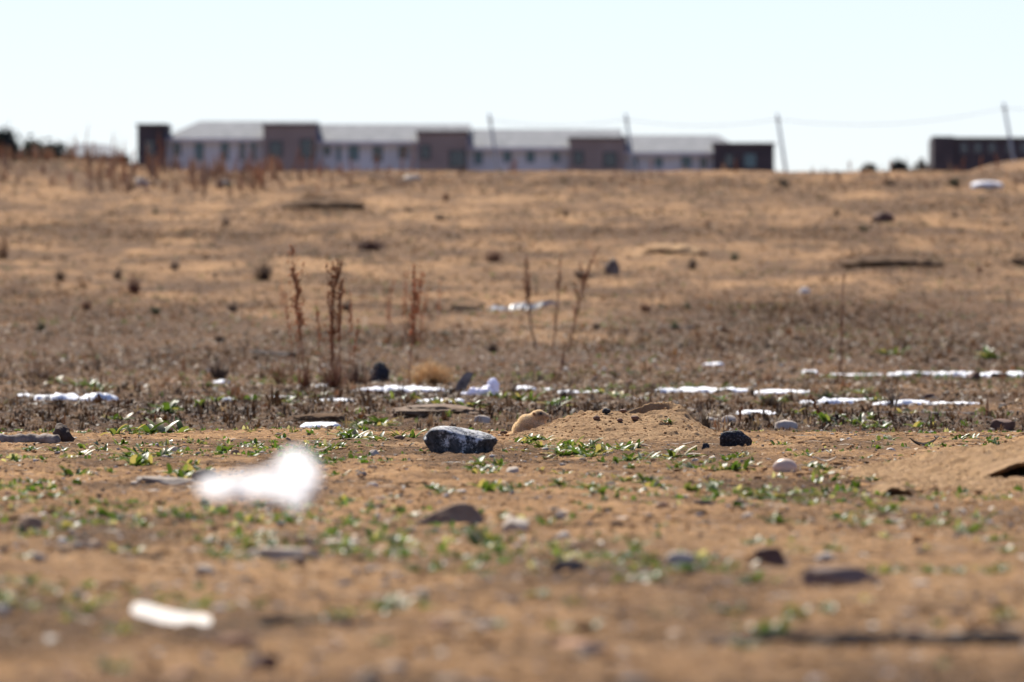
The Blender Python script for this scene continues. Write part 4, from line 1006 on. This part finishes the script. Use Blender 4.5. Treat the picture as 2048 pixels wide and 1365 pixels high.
# curled dead leaf
def curled(px, py, w, h, m_, label, name, cat, flip=1):
    p = at(px, py); s = mpp(p.y); g = Geo(); n = 10; V = []
    for i in range(n + 1):
        t = i / n * 2 - 1
        z = (t * t * .75 + .12 * (t > 0) * t) * h * s; ww = (1 - t * t * .75) * h * s * .5
        V += [(t * w * s / 2 * flip, -ww, z + ww * .4), (t * w * s / 2 * flip, 0, z), (t * w * s / 2 * flip, ww, z + ww * .7)]
    F = []
    for i in range(n):
        a = i * 3; F += [(a, a + 1, a + 4, a + 3), (a + 1, a + 2, a + 5, a + 4)]
    g.add(V, F)
    tag(g.build(name, m_, None, True, loc=(p.x, p.y, p.z + .004)), label, cat)
curled(1848, 896, 58, 22, M_DARKWOOD, 'dark curled dead leaf standing beyond the flat sand on the right', 'curled_leaf', 'leaf')
curled(640, 905, 40, 12, PALE, 'pale curled leaf between weeds near the sand ridge', 'curled_leaf', 'leaf')
curled(795, 878, 34, 9, PALE, 'white curled leaf left of the lichen rock', 'curled_leaf', 'leaf')
curled(1360, 893, 60, 9, FLAT, 'long pale leaf lying at the right foot of the mound', 'curled_leaf', 'leaf')
curled(1650, 928, 46, 16, PALE, 'pale arched leaf right of the cream egg-shaped stone', 'curled_leaf', 'leaf', -1)

# ------------------------------------------------------------------ plastic
def plastic_mat(name, col, tr=.35):
    m = mat(name, col, .38, .45)
    t = N(m, 'ShaderNodeBsdfTranslucent'); t.inputs['Color'].default_value = (*col, 1)
    ms = N(m, 'ShaderNodeMixShader'); ms.inputs[0].default_value = tr
    b = m.node_tree.nodes['Principled BSDF']; o = m.node_tree.nodes['Material Output']
    L(m, b.outputs[0], ms.inputs[1]); L(m, t.outputs[0], ms.inputs[2]); L(m, ms.outputs[0], o.inputs['Surface'])
    bump(m, noise(m, 30, 4), .7, .004)
    return m
M_PL = plastic_mat('white_plastic', (.86, .86, .87), .62); M_PL2 = plastic_mat('lilac_plastic', (.80, .80, .92), .4)
def crumple(V, F, parts, seed, scl):
    """one crumpled sheet-like lump out of overlapping lobes, joined by a voxel remesh"""
    g = Geo(); V0, F0 = ICO[4]
    for k, (c, r) in enumerate(parts):
        W = V0 * np.array(r) + np.array(c)
        g.add(W, F0)
    o = g.build('tmp', None)
    md = o.modifiers.new('r', 'REMESH'); md.mode = 'VOXEL'; md.voxel_size = scl
    dg = bpy.context.evaluated_depsgraph_get(); me = bpy.data.meshes.new_from_object(o.evaluated_get(dg))
    bpy.data.objects.remove(o)
    n = len(me.vertices); A = np.empty(n * 3, np.float32); me.vertices.foreach_get('co', A); A = A.reshape(-1, 3).astype(float)
    Nn = np.empty(n * 3, np.float32); me.vertices.foreach_get('normal', Nn); Nn = Nn.reshape(-1, 3)
    k = 1 / (scl * 12)
    A += Nn * (np.abs(n3(A, k, seed)) * scl * 7 + np.abs(n3(A, k * 2.3, seed + 4)) * scl * 4 - scl * 2)[:, None]
    me.vertices.foreach_set('co', A.astype(np.float32).ravel()); me.update()
    me.polygons.foreach_set('use_smooth', np.full(len(me.polygons), True, bool))
    return me
def scrap():
    d = 13.6; s = mpp(d); o0 = Vector((xw(520, d), d, float(H(xw(520, d), d))))
    root = empty('plastic_scrap', o0, 'bright white scrap of plastic snagged close to the camera, fully out of focus', 'plastic scrap')
    def q(px, py): return (xw(px, d) - o0.x, 0, zw(py, d) - o0.z)
    xs = np.arange(372, 668, 2.2); ys = np.arange(880, 1036, 2.2); PX, PY = np.meshgrid(xs, ys)
    parts = [(440, 975, 46, 24), (495, 972, 50, 27), (545, 968, 44, 34), (588, 968, 44, 38), (592, 930, 38, 34), (606, 948, 36, 38), (590, 1000, 20, 20)]
    e = np.max([1 - np.sqrt(((PX - a) / w_) ** 2 + ((PY - b_) / h_) ** 2) for a, b_, w_, h_ in parts], 0) + .10 * fbm(PX / 24, PY / 20, 7, 3)
    X = (PX - 1024) * s - o0.x; Z = EYE - (PY - HOR) * s - o0.z; zc = q(500, 960)[2]
    Y = -(Z - zc) * .55 + .012 * fbm(PX / 34, PY / 26, 3, 3) + .006 * np.abs(vnoise(PX / 12, PY / 9, 5)) - .02 * np.clip(.3 - e, 0, 1)
    nr, nc = X.shape; i_ = np.arange(nr - 1)[:, None] * nc + np.arange(nc - 1)[None]
    F = np.stack([i_, i_ + 1, i_ + nc + 1, i_ + nc], -1).reshape(-1, 4); F = F[(e.reshape(-1)[F] > 0).all(1)]
    used = np.unique(F); mp = -np.ones(X.size, int); mp[used] = np.arange(len(used))
    V = np.stack([X, Y, Z], -1).reshape(-1, 3)[used]
    mesh_np('sheet', V, mp[F], M_PL, root)
    b = q(588, 990); g = Geo()
    g.tube([(b[0] + .03, .01, -.02), (b[0] + .012, .005, b[2] * .5), (b[0], 0, b[2])], [.0016, .0013, .001], (.3, .2, .12), 5)
    g.build('twig', M_STALK, root)
scrap()
def strip():
    p = at(342, 1256); s = mpp(p.y); g = Geo(); n = 40; V = []
    top = [(-80, 30), (-74, 44), (-50, 44), (-20, 34), (10, 27), (40, 22), (66, 21), (78, 18), (81, 10)]
    bot = [(-80, 26), (-74, 20), (-50, 14), (-20, 4), (10, -1), (40, -3), (66, -3), (78, -2), (81, 6)]
    xs = np.linspace(-80, 81, n + 1); zt = np.interp(xs, *zip(*top)); zb = np.interp(xs, *zip(*bot))
    for x, a, b in zip(xs, zt, zb):
        for k in range(5):
            t = k / 4; V.append((x * s, (-.35 * (a - b) * t + 3 * math.sin(t * 3.14)) * s, (b + (a - b) * t + 4) * s))
    F = [(i * 5 + k, i * 5 + k + 1, (i + 1) * 5 + k + 1, (i + 1) * 5 + k) for i in range(n) for k in range(4)]
    g.add(V, F)
    tag(g.build('plastic_strip', plastic_mat('cream_plastic', (.93, .88, .80), .65), None, True, loc=(p.x, p.y, p.z)), 'curved white strip of plastic lying in the blurred left foreground', 'plastic strip')
strip()
def bag2():
    p = at(972, 793); s = mpp(p.y)
    parts = [((-20 * s, 0, 8 * s), (16 * s, 14 * s, 9 * s)), ((2 * s, 0, 9 * s), (18 * s, 16 * s, 11 * s)), ((14 * s, 0, 20 * s), (13 * s, 12 * s, 17 * s)), ((-38 * s, 0, 4 * s), (12 * s, 10 * s, 5 * s))]
    me = crumple(None, None, parts, 9, .004); me.materials.append(M_PL2); me.name = 'plastic_bag'
    o = bpy.data.objects.new('plastic_bag', me); COL.objects.link(o); o.location = p
    tag(o, 'crumpled lilac white plastic bag lying at the right end of the central snow', 'plastic bag')
    # bent grey flap beside it
    p = at(925, 785); s = mpp(p.y)
    g = Geo(); pts = [(-18, 0), (-10, 20), (0, 34), (10, 42), (22, 38), (14, 20), (4, 0)]
    V = []
    for (a, b) in pts: V += [(a * s, -.03 + b * s * .2, b * s), (a * s, .03 + b * s * .2, b * s * .97)]
    n = len(pts); F = [(2 * i, 2 * ((i + 1) % n), 2 * ((i + 1) % n) + 1, 2 * i + 1) for i in range(n)]
    g.add(V, F)
    cI = g.n; g.add([(2 * s, -.03 + 4 * s, 20 * s), (2 * s, .03 + 4 * s, 20 * s)], [(0, 0, 1)])
    T = [(2 * i, cI, 2 * ((i + 1) % n)) for i in range(n)] + [(2 * i + 1, 2 * ((i + 1) % n) + 1, cI + 1) for i in range(n)]
    g.F.append(np.array(T))
    tag(g.build('bark_piece', M_WOOD, None, False, loc=tuple(p)), 'bent grey brown piece of bark standing between the central snow and the lilac bag', 'bark')
    # torn sheeting on the slope
    p = at(1045, 622); s = mpp(p.y); g = Geo(); rg = random.Random(4)
    nx = 30; V = []
    for i in range(nx + 1):
        t = i / nx; x = (t - .5) * 145 * s; zc = (2 + 15 * t + 5 * math.sin(t * 17) * rg.random()) * s; th = (5 + 7 * rg.random()) * s * (1 - abs(t - .5) * 1.2)
        V += [(x, -.25 * (1 - t), zc - th), (x, 0, zc + th * .6), (x, .3, zc + th * .2)]
    F = []
    for i in range(nx):
        a = i * 3; F += [(a, a + 1, a + 4, a + 3), (a + 1, a + 2, a + 5, a + 4)]
    g.add(V, F)
    tag(g.build('torn_sheeting', plastic_mat('grey_sheeting', (.36, .37, .38), .2), None, False, loc=tuple(p)), 'crumpled strip of grey white sheeting on the slope above the clearing', 'sheeting')
bag2()

# ------------------------------------------------------------------ prairie dog
def prairie_dog():
    d = 49.0; s = mpp(d)
    gz = float(H(xw(1060, d), d))
    root = empty('prairie_dog', (xw(1060, d), d, gz), 'tan prairie dog peering right from behind the left flank of the burrow mound', 'prairie dog')
    def q(px, py, y=0): return np.array([(px - 1060) * s, y, zw(py, d) - gz])
    B = [ # centre px, py, y, radii px (x, y, z)
        ((1050, 861, .022), (24, 24, 21)), ((1043, 862, .03), (17, 20, 17)), ((1055, 849, .012), (19, 20, 20)), ((1064, 850, .005), (18, 18, 19)), ((1073, 856, -.002), (16, 17, 20)),
        ((1066, 840, .004), (12, 13, 13)), ((1073, 834, -.004), (12, 12.5, 12)), ((1079, 831.5, -.008), (12, 12, 11.5)), ((1086, 832, -.012), (9, 8.5, 8.5)), ((1092.5, 833, -.014), (6.5, 6, 6)), ((1084, 842, -.01), (9.5, 10, 10)),
        ((1081, 850, -.008), (11, 13, 12)), ((1080, 866, -.022), (5, 5, 12)), ((1086, 864, .014), (5, 5, 12)), ((1082, 873, -.026), (7, 5, 3)), ((1089, 873, .012), (7, 5, 3)),
        ((1048, 870, -.02), (12, 8, 9)), ((1052, 874, -.028), (10, 5, 3)), ((1050, 871, .07), (12, 8, 8)), ((1028, 870, .045), (13, 5, 4)), ((1018, 872, .05), (9, 4, 3))]
    g = Geo(); V0, F0 = ICO[4]
    for (px, py, y), r in B: g.add(V0 * (np.array(r) * s) + q(px, py, y), F0)
    o = g.build('tmp', None)
    md = o.modifiers.new('r', 'REMESH'); md.mode = 'VOXEL'; md.voxel_size = .0016
    ms = o.modifiers.new('s', 'SMOOTH'); ms.factor = .6; ms.iterations = 4
    dg = bpy.context.evaluated_depsgraph_get(); me = bpy.data.meshes.new_from_object(o.evaluated_get(dg)); bpy.data.objects.remove(o)
    n = len(me.vertices); A = np.empty(n * 3, np.float32); me.vertices.foreach_get('co', A); A = A.reshape(-1, 3).astype(float)
    Nn = np.empty(n * 3, np.float32); me.vertices.foreach_get('normal', Nn); Nn = Nn.reshape(-1, 3).astype(float)
    # head slightly turned: coat colours by region, face and flank shade painted in
    def near_(P, c, r): return np.exp(-((P - c) ** 2 / (np.array(r) * s) ** 2).sum(1))
    def coat(P):
        c = np.tile(np.array([[.62, .49, .33]]), (len(P), 1))
        low = smooth(.075, .03, P[:, 2])[:, None] * 0
        chest = near_(P, q(1086, 852, -.01), (12, 30, 14))[:, None]
        c = c * (1 - chest * .7) + np.array([[.72, .55, .33]]) * chest * .7
        dark = near_(P, q(1080, 829, -.03), (7.5, 14, 4.5))[:, None]
        face = near_(P, q(1084, 833, -.03), (11, 13, 8))[:, None]  # shaded camera side of the face, given as colour
        c = c * (1 - face * .55) + np.array([[.24, .13, .065]]) * face * .55
        c = c * (1 - dark * .8) + np.array([[.07, .04, .025]]) * dark * .8
        cheek = near_(P, q(1086, 839, -.025), (6, 12, 4))[:, None]
        c = c * (1 - cheek * .45) + np.array([[.26, .12, .05]]) * cheek * .45
        muz = near_(P, q(1094, 834, -.014), (4, 9, 3.5))[:, None]
        c = c * (1 - muz * .6) + np.array([[.10, .06, .045]]) * muz * .6
        side = near_(P, q(1064, 856, -.03), (24, 22, 12))[:, None]  # flank shade put into the coat colour
        c = c * (1 - side * .5) + np.array([[.26, .15, .075]]) * side * .5
        return c
    me.vertices.foreach_set('co', (A + Nn * (.0012 * n3(A, 160, 3))[:, None]).astype(np.float32).ravel())
    ca = me.color_attributes.new('Col', 'FLOAT_COLOR', 'POINT'); c4 = np.ones((n, 4), np.float32); c4[:, :3] = coat(A); ca.data.foreach_set('color', c4.ravel())
    me.update(); me.polygons.foreach_set('use_smooth', np.full(len(me.polygons), True, bool))
    MF = attr_mat('fur', .7, .2, .05, nscale=140, tcol=(1.1, 1.1, 1.05)); me.materials.append(MF)
    b = bpy.data.objects.new('body', me); COL.objects.link(b); b.parent = root
    # short coat of hairs
    m_ = 26000; k = RNG.integers(0, n, m_); P = A[k]; Nk = Nn[k]
    flow = np.array([-.75, .12, -.35]); T = Nk * .55 + flow + RNG.normal(size=(m_, 3)) * .22
    T /= np.linalg.norm(T, axis=1)[:, None]; side = np.cross(T, RNG.normal(size=(m_, 3))); side /= np.linalg.norm(side, axis=1)[:, None]
    headd = near_(P, q(1086, 834, -.01), (14, 22, 12)); ln = (.0075 * (1 - .6 * headd) * (.6 + .7 * RNG.random(m_)))[:, None]; wd = .00035
    Vh = np.stack([P - side * wd, P + side * wd, P + T * ln], 1).reshape(-1, 3); Fh = np.arange(m_ * 3).reshape(-1, 3)
    ch = np.repeat(coat(P) * (.85 + .6 * RNG.random((m_, 1))) * 1.2, 3, 0)
    MH = attr_mat('fur_hair', .5, .5, .5, nscale=140, tcol=(1.2, 1.2, 1.1))
    mesh_np('fur', Vh, Fh, MH, root, ch, False)
    # eyes, nose, ears
    M_EYE = mat('eye', (.006, .005, .005), .08, .6); M_NOSE = mat('nose', (.03, .02, .02), .5)
    V3, F3 = ICO[3]
    for sgn, px in ((-1, 1081.5), (1, 1082.5)):
        c = q(px, 828, -.008 + sgn * 9.8 * s)
        eb = mesh_np('eye', V3 * 2.9 * s, F3, M_EYE, root, None, True, loc=tuple(c))
    mesh_np('nose', V3 * np.array([1.8, 2, 1.5]) * s, F3, M_NOSE, root, None, True, loc=tuple(q(1097, 832.5, -.014)))
    for sgn in (-1, 1):
        c = q(1068.5, 829, -.004 + sgn * 11 * s)
        W = V3 * np.array([3.0, 1.4, 3.6]) * s; W[:, 0] -= W[:, 2] * .35
        mesh_np('ear', W, F3, MF, root, np.tile(np.array([[.24, .13, .06]]), (len(W), 1)), True, loc=tuple(c))
prairie_dog()

# ------------------------------------------------------------------ far buildings
def glass_mat():
    m = mat('window_glass', (.045, .065, .075), .12, .6); return m
M_GL = glass_mat(); M_GL2 = mat('teal_window', (.10, .19, .20), .3, .5)
M_LAV = noisy('pale_render', [(.3, (.60, .64, .66)), (.7, (.70, .73, .75))], .5, .85)  # walls lightened so the colour carries the distance haze
M_ROOF = noisy('grey_shingle', [(.3, (.15, .16, .17)), (.7, (.26, .265, .275))], 1.2, .9)
M_BRN = noisy('brown_cladding', [(.3, (.25, .215, .20)), (.7, (.31, .27, .25))], .6, .85)  # bays lightened too, haze painted into the cladding colour
M_DRK = noisy('dark_brick', [(.3, (.055, .052, .060)), (.7, (.09, .08, .088))], .7, .85)
M_TRIM = mat('pale_trim', (.62, .62, .66), .7)
def building():
    D = 1000.0; s = mpp(D); gz = float(H(xw(900, D), D))
    root = empty('apartment_building', (xw(900, D), D, gz), 'long pale apartment block with brown flat topped bays and grey stepped roofs', 'building')
    X = lambda px: xw(px, D) - xw(900, D)
    Z = lambda py: zw(py, D) - gz
    dep = 13.0
    secs = [(333, 527, 278, 240, 395, 640, 'hipL'), (633, 833, 284, 246, 560, 888, ''), (935, 1137, 296, 256, 860, 1192, ''), (1250, 1427, 306, 268, 1170, 1440, 'hipR')]
    for i, (x0, x1, eave, ridge, r0, r1, hip) in enumerate(secs):
        a, b = X(x0 - (0 if i == 0 else 40)), X(x1 + 40)
        g = Geo().box(a, b, 1.2, dep, 0, Z(eave)); g.build('wall', M_LAV, root, False)
        # roof: front slope, back slope, ends
        e0, e1 = a - (.6 if i == 0 else 3), b + (.6 if i == 3 else 3)
        ra, rb = e0, e1
        if hip == 'hipL': ra = X(r0)
        if hip == 'hipR': rb = X(r1); e1 = X(1492)
        ze, zr = Z(eave) + .02, Z(ridge); ym = (dep + 1.2) / 2
        V = [(e0, .5, ze), (e1, .5, ze), (e1, dep + .7, ze), (e0, dep + .7, ze), (ra, ym, zr), (rb, ym, zr)]
        g = Geo(); g.add(V, [(0, 1, 5, 4), (2, 3, 4, 5)]); g.add(V, [(1, 2, 5), (3, 0, 4), (0, 3, 2), (0, 2, 1)])
        g.build('roof', M_ROOF, root, False)
        Geo().box(e0, e1, .42, .52, ze - .28, ze + .05).build('fascia', M_TRIM, root, False)
    towers = [(275, 333, 253, M_DRK, 13), (527, 633, 253, M_BRN, 9), (835, 935, 267, M_BRN, 9), (1139, 1250, 280, M_BRN, 9), (1427, 1548, 291, M_DRK, 13)]
    for (x0, x1, top, m_, dp) in towers:
        w = Geo().box(X(x0), X(x1), -.6, dp, 0, Z(top)).build('bay', m_, root, False)
        Geo().box(X(x0) - .12, X(x1) + .12, -.75, dp + .1, Z(top) + .003, Z(top) + .22).build('coping', mat('coping', (.10, .08, .08), .6), w, False)
    wins = [(345, 362, 284, 312, 1.2, 0), (388, 408, 284, 322, 1.2, 1), (440, 458, 284, 322, 1.2, 1), (478, 490, 284, 322, 1.2, 0), (500, 512, 284, 322, 1.2, 1),
            (540, 564, 284, 314, -.6, 0), (602, 628, 280, 316, -.6, 0),
            (646, 662, 290, 312, 1.2, 0), (696, 718, 288, 322, 1.2, 1), (744, 766, 290, 324, 1.2, 0), (796, 816, 290, 318, 1.2, 0), (672, 682, 290, 324, 1.2, 1),
            (842, 860, 292, 318, -.6, 0), (900, 930, 302, 334, -.6, 0),
            (948, 966, 300, 330, 1.2, 1), (1006, 1024, 300, 325, 1.2, 1), (1052, 1070, 300, 326, 1.2, 1), (1104, 1120, 304, 326, 1.2, 1),
            (1148, 1166, 304, 330, -.6, 0), (1208, 1232, 306, 334, -.6, 0),
            (1262, 1276, 314, 336, 1.2, 1), (1310, 1326, 314, 336, 1.2, 1), (1362, 1384, 312, 338, 1.2, 1), (1400, 1414, 314, 338, 1.2, 0),
            (1488, 1512, 308, 336, -.6, 1), (1450, 1466, 310, 334, -.6, 0), (290, 308, 282, 312, -.6, 0)]
    for (x0, x1, t, b, y, k) in wins:
        f = Geo()
        a0, a1, z0, z1 = X(x0) - .08, X(x1) + .08, Z(b) - .08, Z(t) + .08
        yo = y - .06
        f.box(a0, a0 + .1, yo, y + .02, z0, z1).box(a1 - .1, a1, yo, y + .02, z0, z1).box(a0 + .1, a1 - .1, yo, y + .02, z0, z0 + .1).box(a0 + .1, a1 - .1, yo, y + .02, z1 - .1, z1)
        w = f.build('window', M_TRIM if y > 0 else M_DRK, root, False)
        Geo().box(a0 + .1, a1 - .1, y - .03, y + .02, z0 + .1, z1 - .1).build('pane', M_GL2 if k else M_GL, w, False)
building()
def right_building():
    D = 1100.0; s = mpp(D); gz = float(H(xw(1960, D), D)); X = lambda px: xw(px, D) - xw(1960, D); Z = lambda py: zw(py, D) - gz
    root = empty('flat_roofed_building', (xw(1960, D), D, gz), 'dark flat roofed building at the right edge behind a leaning post', 'building')
    Geo().box(X(1868), X(2260), 0, 14, 0, Z(278)).build('wall', M_DRK, root, False)
    Geo().box(X(1866), X(1908), -.4, 8, 0, Z(273)).build('stair_tower', M_DRK, root, False)
    Geo().box(X(1908) + .01, X(2262), -.3, 14.2, Z(278) + .003, Z(275)).build('roof', mat('dark_roof', (.06, .055, .06), .7), root, False)
    for x0 in (1920, 1948, 1976, 2012, 2040, 2080, 2120):
        w = Geo().box(X(x0), X(x0 + 16), -.05, .02, Z(306), Z(286)).build('window', mat('dark_window_frame', (.12, .13, .15), .5), root, False)
        Geo().box(X(x0 + 2), X(x0 + 14), -.08, -.055, Z(304), Z(288)).build('pane', M_GL, w, False)
right_building()
def house():
    D = 800.0; gz = float(H(xw(200, D), D)); X = lambda px: xw(px, D) - xw(200, D); Z = lambda py: zw(py, D) - gz
    root = empty('house', (xw(200, D), D, gz), 'small house with a low grey roof left of the long building', 'house')
    Geo().box(X(120), X(246), 0, 9, 0, Z(312)).build('wall', noisy('tan_wall', [(.3, (.26, .2, .18)), (.7, (.33, .27, .24))], .6), root, False)
    e0, e1 = X(112), X(254); V = [(e0, -.5, Z(312)), (e1, -.5, Z(312)), (e1, 9.5, Z(312)), (e0, 9.5, Z(312)), (X(150), 4.5, Z(284)), (X(214), 4.5, Z(288))]
    g = Geo(); g.add(V, [(0, 1, 5, 4), (2, 3, 4, 5)]); g.add(V, [(1, 2, 5), (3, 0, 4), (0, 3, 2), (0, 2, 1)]); g.build('roof', M_ROOF, root, False)
house()

# far trees
def tree(px0, px1, ptop, D, label, seed, name='round_tree', n=2600, col=(.035, .05, .045)):
    c = (px0 + px1) / 2; gz = float(H(xw(c, D), D)); s = mpp(D); W = (px1 - px0) * s * .78; top = zw(ptop, D) - gz
    root = empty(name, (xw(c, D), D, gz), label, 'tree')
    rg = np.random.default_rng(seed); base_h = max(.8, top * .3)
    g = Geo(); g.tube([(0, 0, -.2), (.1, 0, base_h), (0, .1, top * .75)], [.28, .2, .06], (.1, .07, .05), 7)
    for k in range(7):
        a = rg.random() * 6.28; z = base_h + rg.random() * (top - base_h) * .5
        g.tube([(0, 0, z), (math.cos(a) * W * .4, math.sin(a) * W * .4, z + .6), (math.cos(a) * W * .75, math.sin(a) * W * .75, z + 1.3)], [.09, .06, .02], (.1, .07, .05), 5)
    g.build('trunk', M_STALK, root)
    ncl = 26; C = rg.normal(size=(ncl, 3)); C /= np.linalg.norm(C, axis=1)[:, None]; C *= (rg.random((ncl, 1)) ** .5) * .72
    pts = C[rg.integers(0, ncl, n)] + rg.normal(size=(n, 3)) * .17
    pts *= np.array([W, W, (top - base_h) / 2]); pts[:, 2] += (top + base_h) / 2
    pts[:, 2] = np.minimum(pts[:, 2], top)
    t1 = rg.normal(size=(n, 3)); t1 /= np.linalg.norm(t1, axis=1)[:, None]; t2 = np.cross(t1, rg.normal(size=(n, 3))); t2 /= np.linalg.norm(t2, axis=1)[:, None]
    r = .13 + .15 * rg.random((n, 1))
    V = np.stack([pts - t1 * r, pts + t2 * r * .6, pts + t1 * r, pts - t2 * r * .6], 1).reshape(-1, 3); F = np.arange(n * 4).reshape(-1, 4)
    cc = np.repeat(np.array([col]) * (.5 + rg.random((n, 1))), 4, 0)
    mesh_np('crown', V, F, attr_mat('far_foliage', .8, .2, .1, 2), root, cc, False)
tree(-6, 40, 248, 700, 'dark round topped tree at the far left edge of the skyline', 1, n=5200, col=(.02, .03, .035))
tree(46, 96, 271, 720, 'dark broad tree between the round topped tree and the house', 2, 'broad_tree', col=(.035, .045, .045))
tree(86, 140, 276, 730, 'greyish tree beside the grey roofed house', 3, 'broad_tree', col=(.05, .055, .055))
tree(232, 268, 304, 740, 'low shrub-like tree between house and long building', 4, 'low_tree', 1200, (.06, .055, .05))
tree(1784, 1812, 318, 600, 'low dark shrub-like tree left of the dark flat building', 5, 'low_tree', 1400, (.04, .045, .05))
tree(1812, 1858, 320, 600, 'brownish low tree next to the dark flat building', 6, 'low_tree', 1400, (.10, .07, .06))
tree(1722, 1762, 331, 600, 'lowest far shrub-like tree in the open sky gap', 7, 'low_tree', 700, (.08, .08, .08))

# leaning poles and wires
M_POLE = noisy('grey_pole', [(.3, (.30, .34, .35)), (.7, (.42, .46, .47))], 2, .8)
M_WIRE = mat('wire', (.12, .12, .13), .6)
tops = []
for i, (tx, ty, bx, by, lab) in enumerate([(978, 228, 996, 340, 'before the third grey wall'), (1251, 228, 1268, 340, 'by the third brown bay'), (1554, 228, 1572, 345, 'right of the long building, against open sky'), (2007, 206, 2030, 335, 'before the dark flat building at the right edge')]):
    D = 620.0; s = mpp(D); gz = float(H(xw(bx, D), D)); slope = (bx - tx) / (by - ty)
    pyg = HOR - (gz - EYE) / s; bxg = bx + (pyg - by) * slope
    root = empty('utility_pole', (xw(bxg, D), D, gz), 'leaning grey utility pole ' + lab, 'utility pole', 'leaning utility poles in a row')
    t = Vector((xw(tx, D) - xw(bxg, D), 0, zw(ty, D) - gz)); tops.append(Vector((xw(tx, D), D, zw(ty, D))))
    Geo().tube([(0, 0, -.3), t * .5, t], [.10, .085, .07], (1, 1, 1), 10).build('post', M_POLE, root)
    u = t.normalized()
    Geo().box(-.12, .12, -.5, .5, -.05, .05).build('crossarm', M_POLE, root, False, loc=tuple(t - u * .35))
    for yy in (-.42, .42):
        Geo().tube([(0, 0, 0), (0, 0, .16)], [.04, .03], (1, 1, 1), 8).build('insulator', M_TRIM, root, loc=tuple(t - u * .35 + Vector((0, yy, .05))))
tops.insert(0, Vector((xw(700, 640), 640, tops[0].z)))
tops.append(Vector((xw(2500, 620), 620, tops[-1].z + .5)))
def wire(a, b, sag, lab):
    g = Geo()
    for yy in (-.42, .42):
        P = [a.lerp(b, i / 16) + Vector((0, yy, -.3 - sag * 4 * (i / 16) * (1 - i / 16))) - a for i in range(17)]
        g.tube(P, .006, (1, 1, 1), 4)
    tag(g.build('power_line', M_WIRE, None, True, loc=tuple(a)), lab, 'power line', 'wires strung between the leaning poles')
labs = [None, 'faint pair of wires between the poles before the long building', 'faint pair of wires between the third brown bay and the open sky pole', 'sagging pair of wires crossing the open sky gap', 'pair of wires leaving the last pole at the right edge']
for i in range(1, 5): wire(tops[i], tops[i + 1], .35 if i != 3 else .55, labs[i])

# ------------------------------------------------------------------ light, sky, camera
SUN_EL, SUN_AZ = 48, -24          # azimuth from +Y towards +X
sd = Vector((math.sin(R(SUN_AZ)) * math.cos(R(SUN_EL)), math.cos(R(SUN_AZ)) * math.cos(R(SUN_EL)), math.sin(R(SUN_EL))))
sun = bpy.data.lights.new('sun', 'SUN'); sun.energy = 5.0; sun.angle = R(.53); sun.color = (1.0, .93, .82)
so = bpy.data.objects.new('sun', sun); COL.objects.link(so); so.rotation_euler = sd.to_track_quat('Z', 'Y').to_euler()
w = bpy.data.worlds.new('World'); scene.world = w; w.use_nodes = True
nt = w.node_tree; bg = nt.nodes['Background']
sky = nt.nodes.new('ShaderNodeTexSky'); sky.sky_type = 'NISHITA'; sky.sun_disc = False
sky.sun_elevation = R(SUN_EL); sky.sun_rotation = R(SUN_AZ); sky.air_density = 1.0; sky.dust_density = .6; sky.ozone_density = 1.2; sky.altitude = 1600
mx = nt.nodes.new('ShaderNodeMix'); mx.data_type = 'RGBA'; mx.blend_type = 'MULTIPLY'; mx.inputs[0].default_value = 1
nt.links.new(sky.outputs[0], mx.inputs[6]); mx.inputs[7].default_value = (.91, .955, 1.225, 1)
nt.links.new(mx.outputs[2], bg.inputs['Color']); bg.inputs['Strength'].default_value = .066

cam = bpy.data.cameras.new('camera'); co = bpy.data.objects.new('camera', cam); COL.objects.link(co)
cam.sensor_width = 36; cam.lens = 36 * FPX / 2048; cam.clip_start = .5; cam.clip_end = 20000
co.location = (0, 0, EYE); co.rotation_euler = (R(90) - math.atan((682.5 - HOR) / FPX), 0, 0)
cam.dof.use_dof = True; cam.dof.focus_distance = FOCUS; cam.dof.aperture_fstop = 11.0; cam.dof.aperture_blades = 0
scene.camera = co
scene.view_settings.view_transform = 'Standard'; scene.view_settings.look = 'None'; scene.view_settings.exposure = .70; scene.view_settings.gamma = 1
scene.cycles.use_denoising = True
try: scene.cycles.denoiser = 'OPENIMAGEDENOISE'
except Exception: pass
scene.cycles.max_bounces = 5; scene.cycles.diffuse_bounces = 3; scene.cycles.glossy_bounces = 2; scene.cycles.transmission_bounces = 2
scene.cycles.sample_clamp_indirect = 6
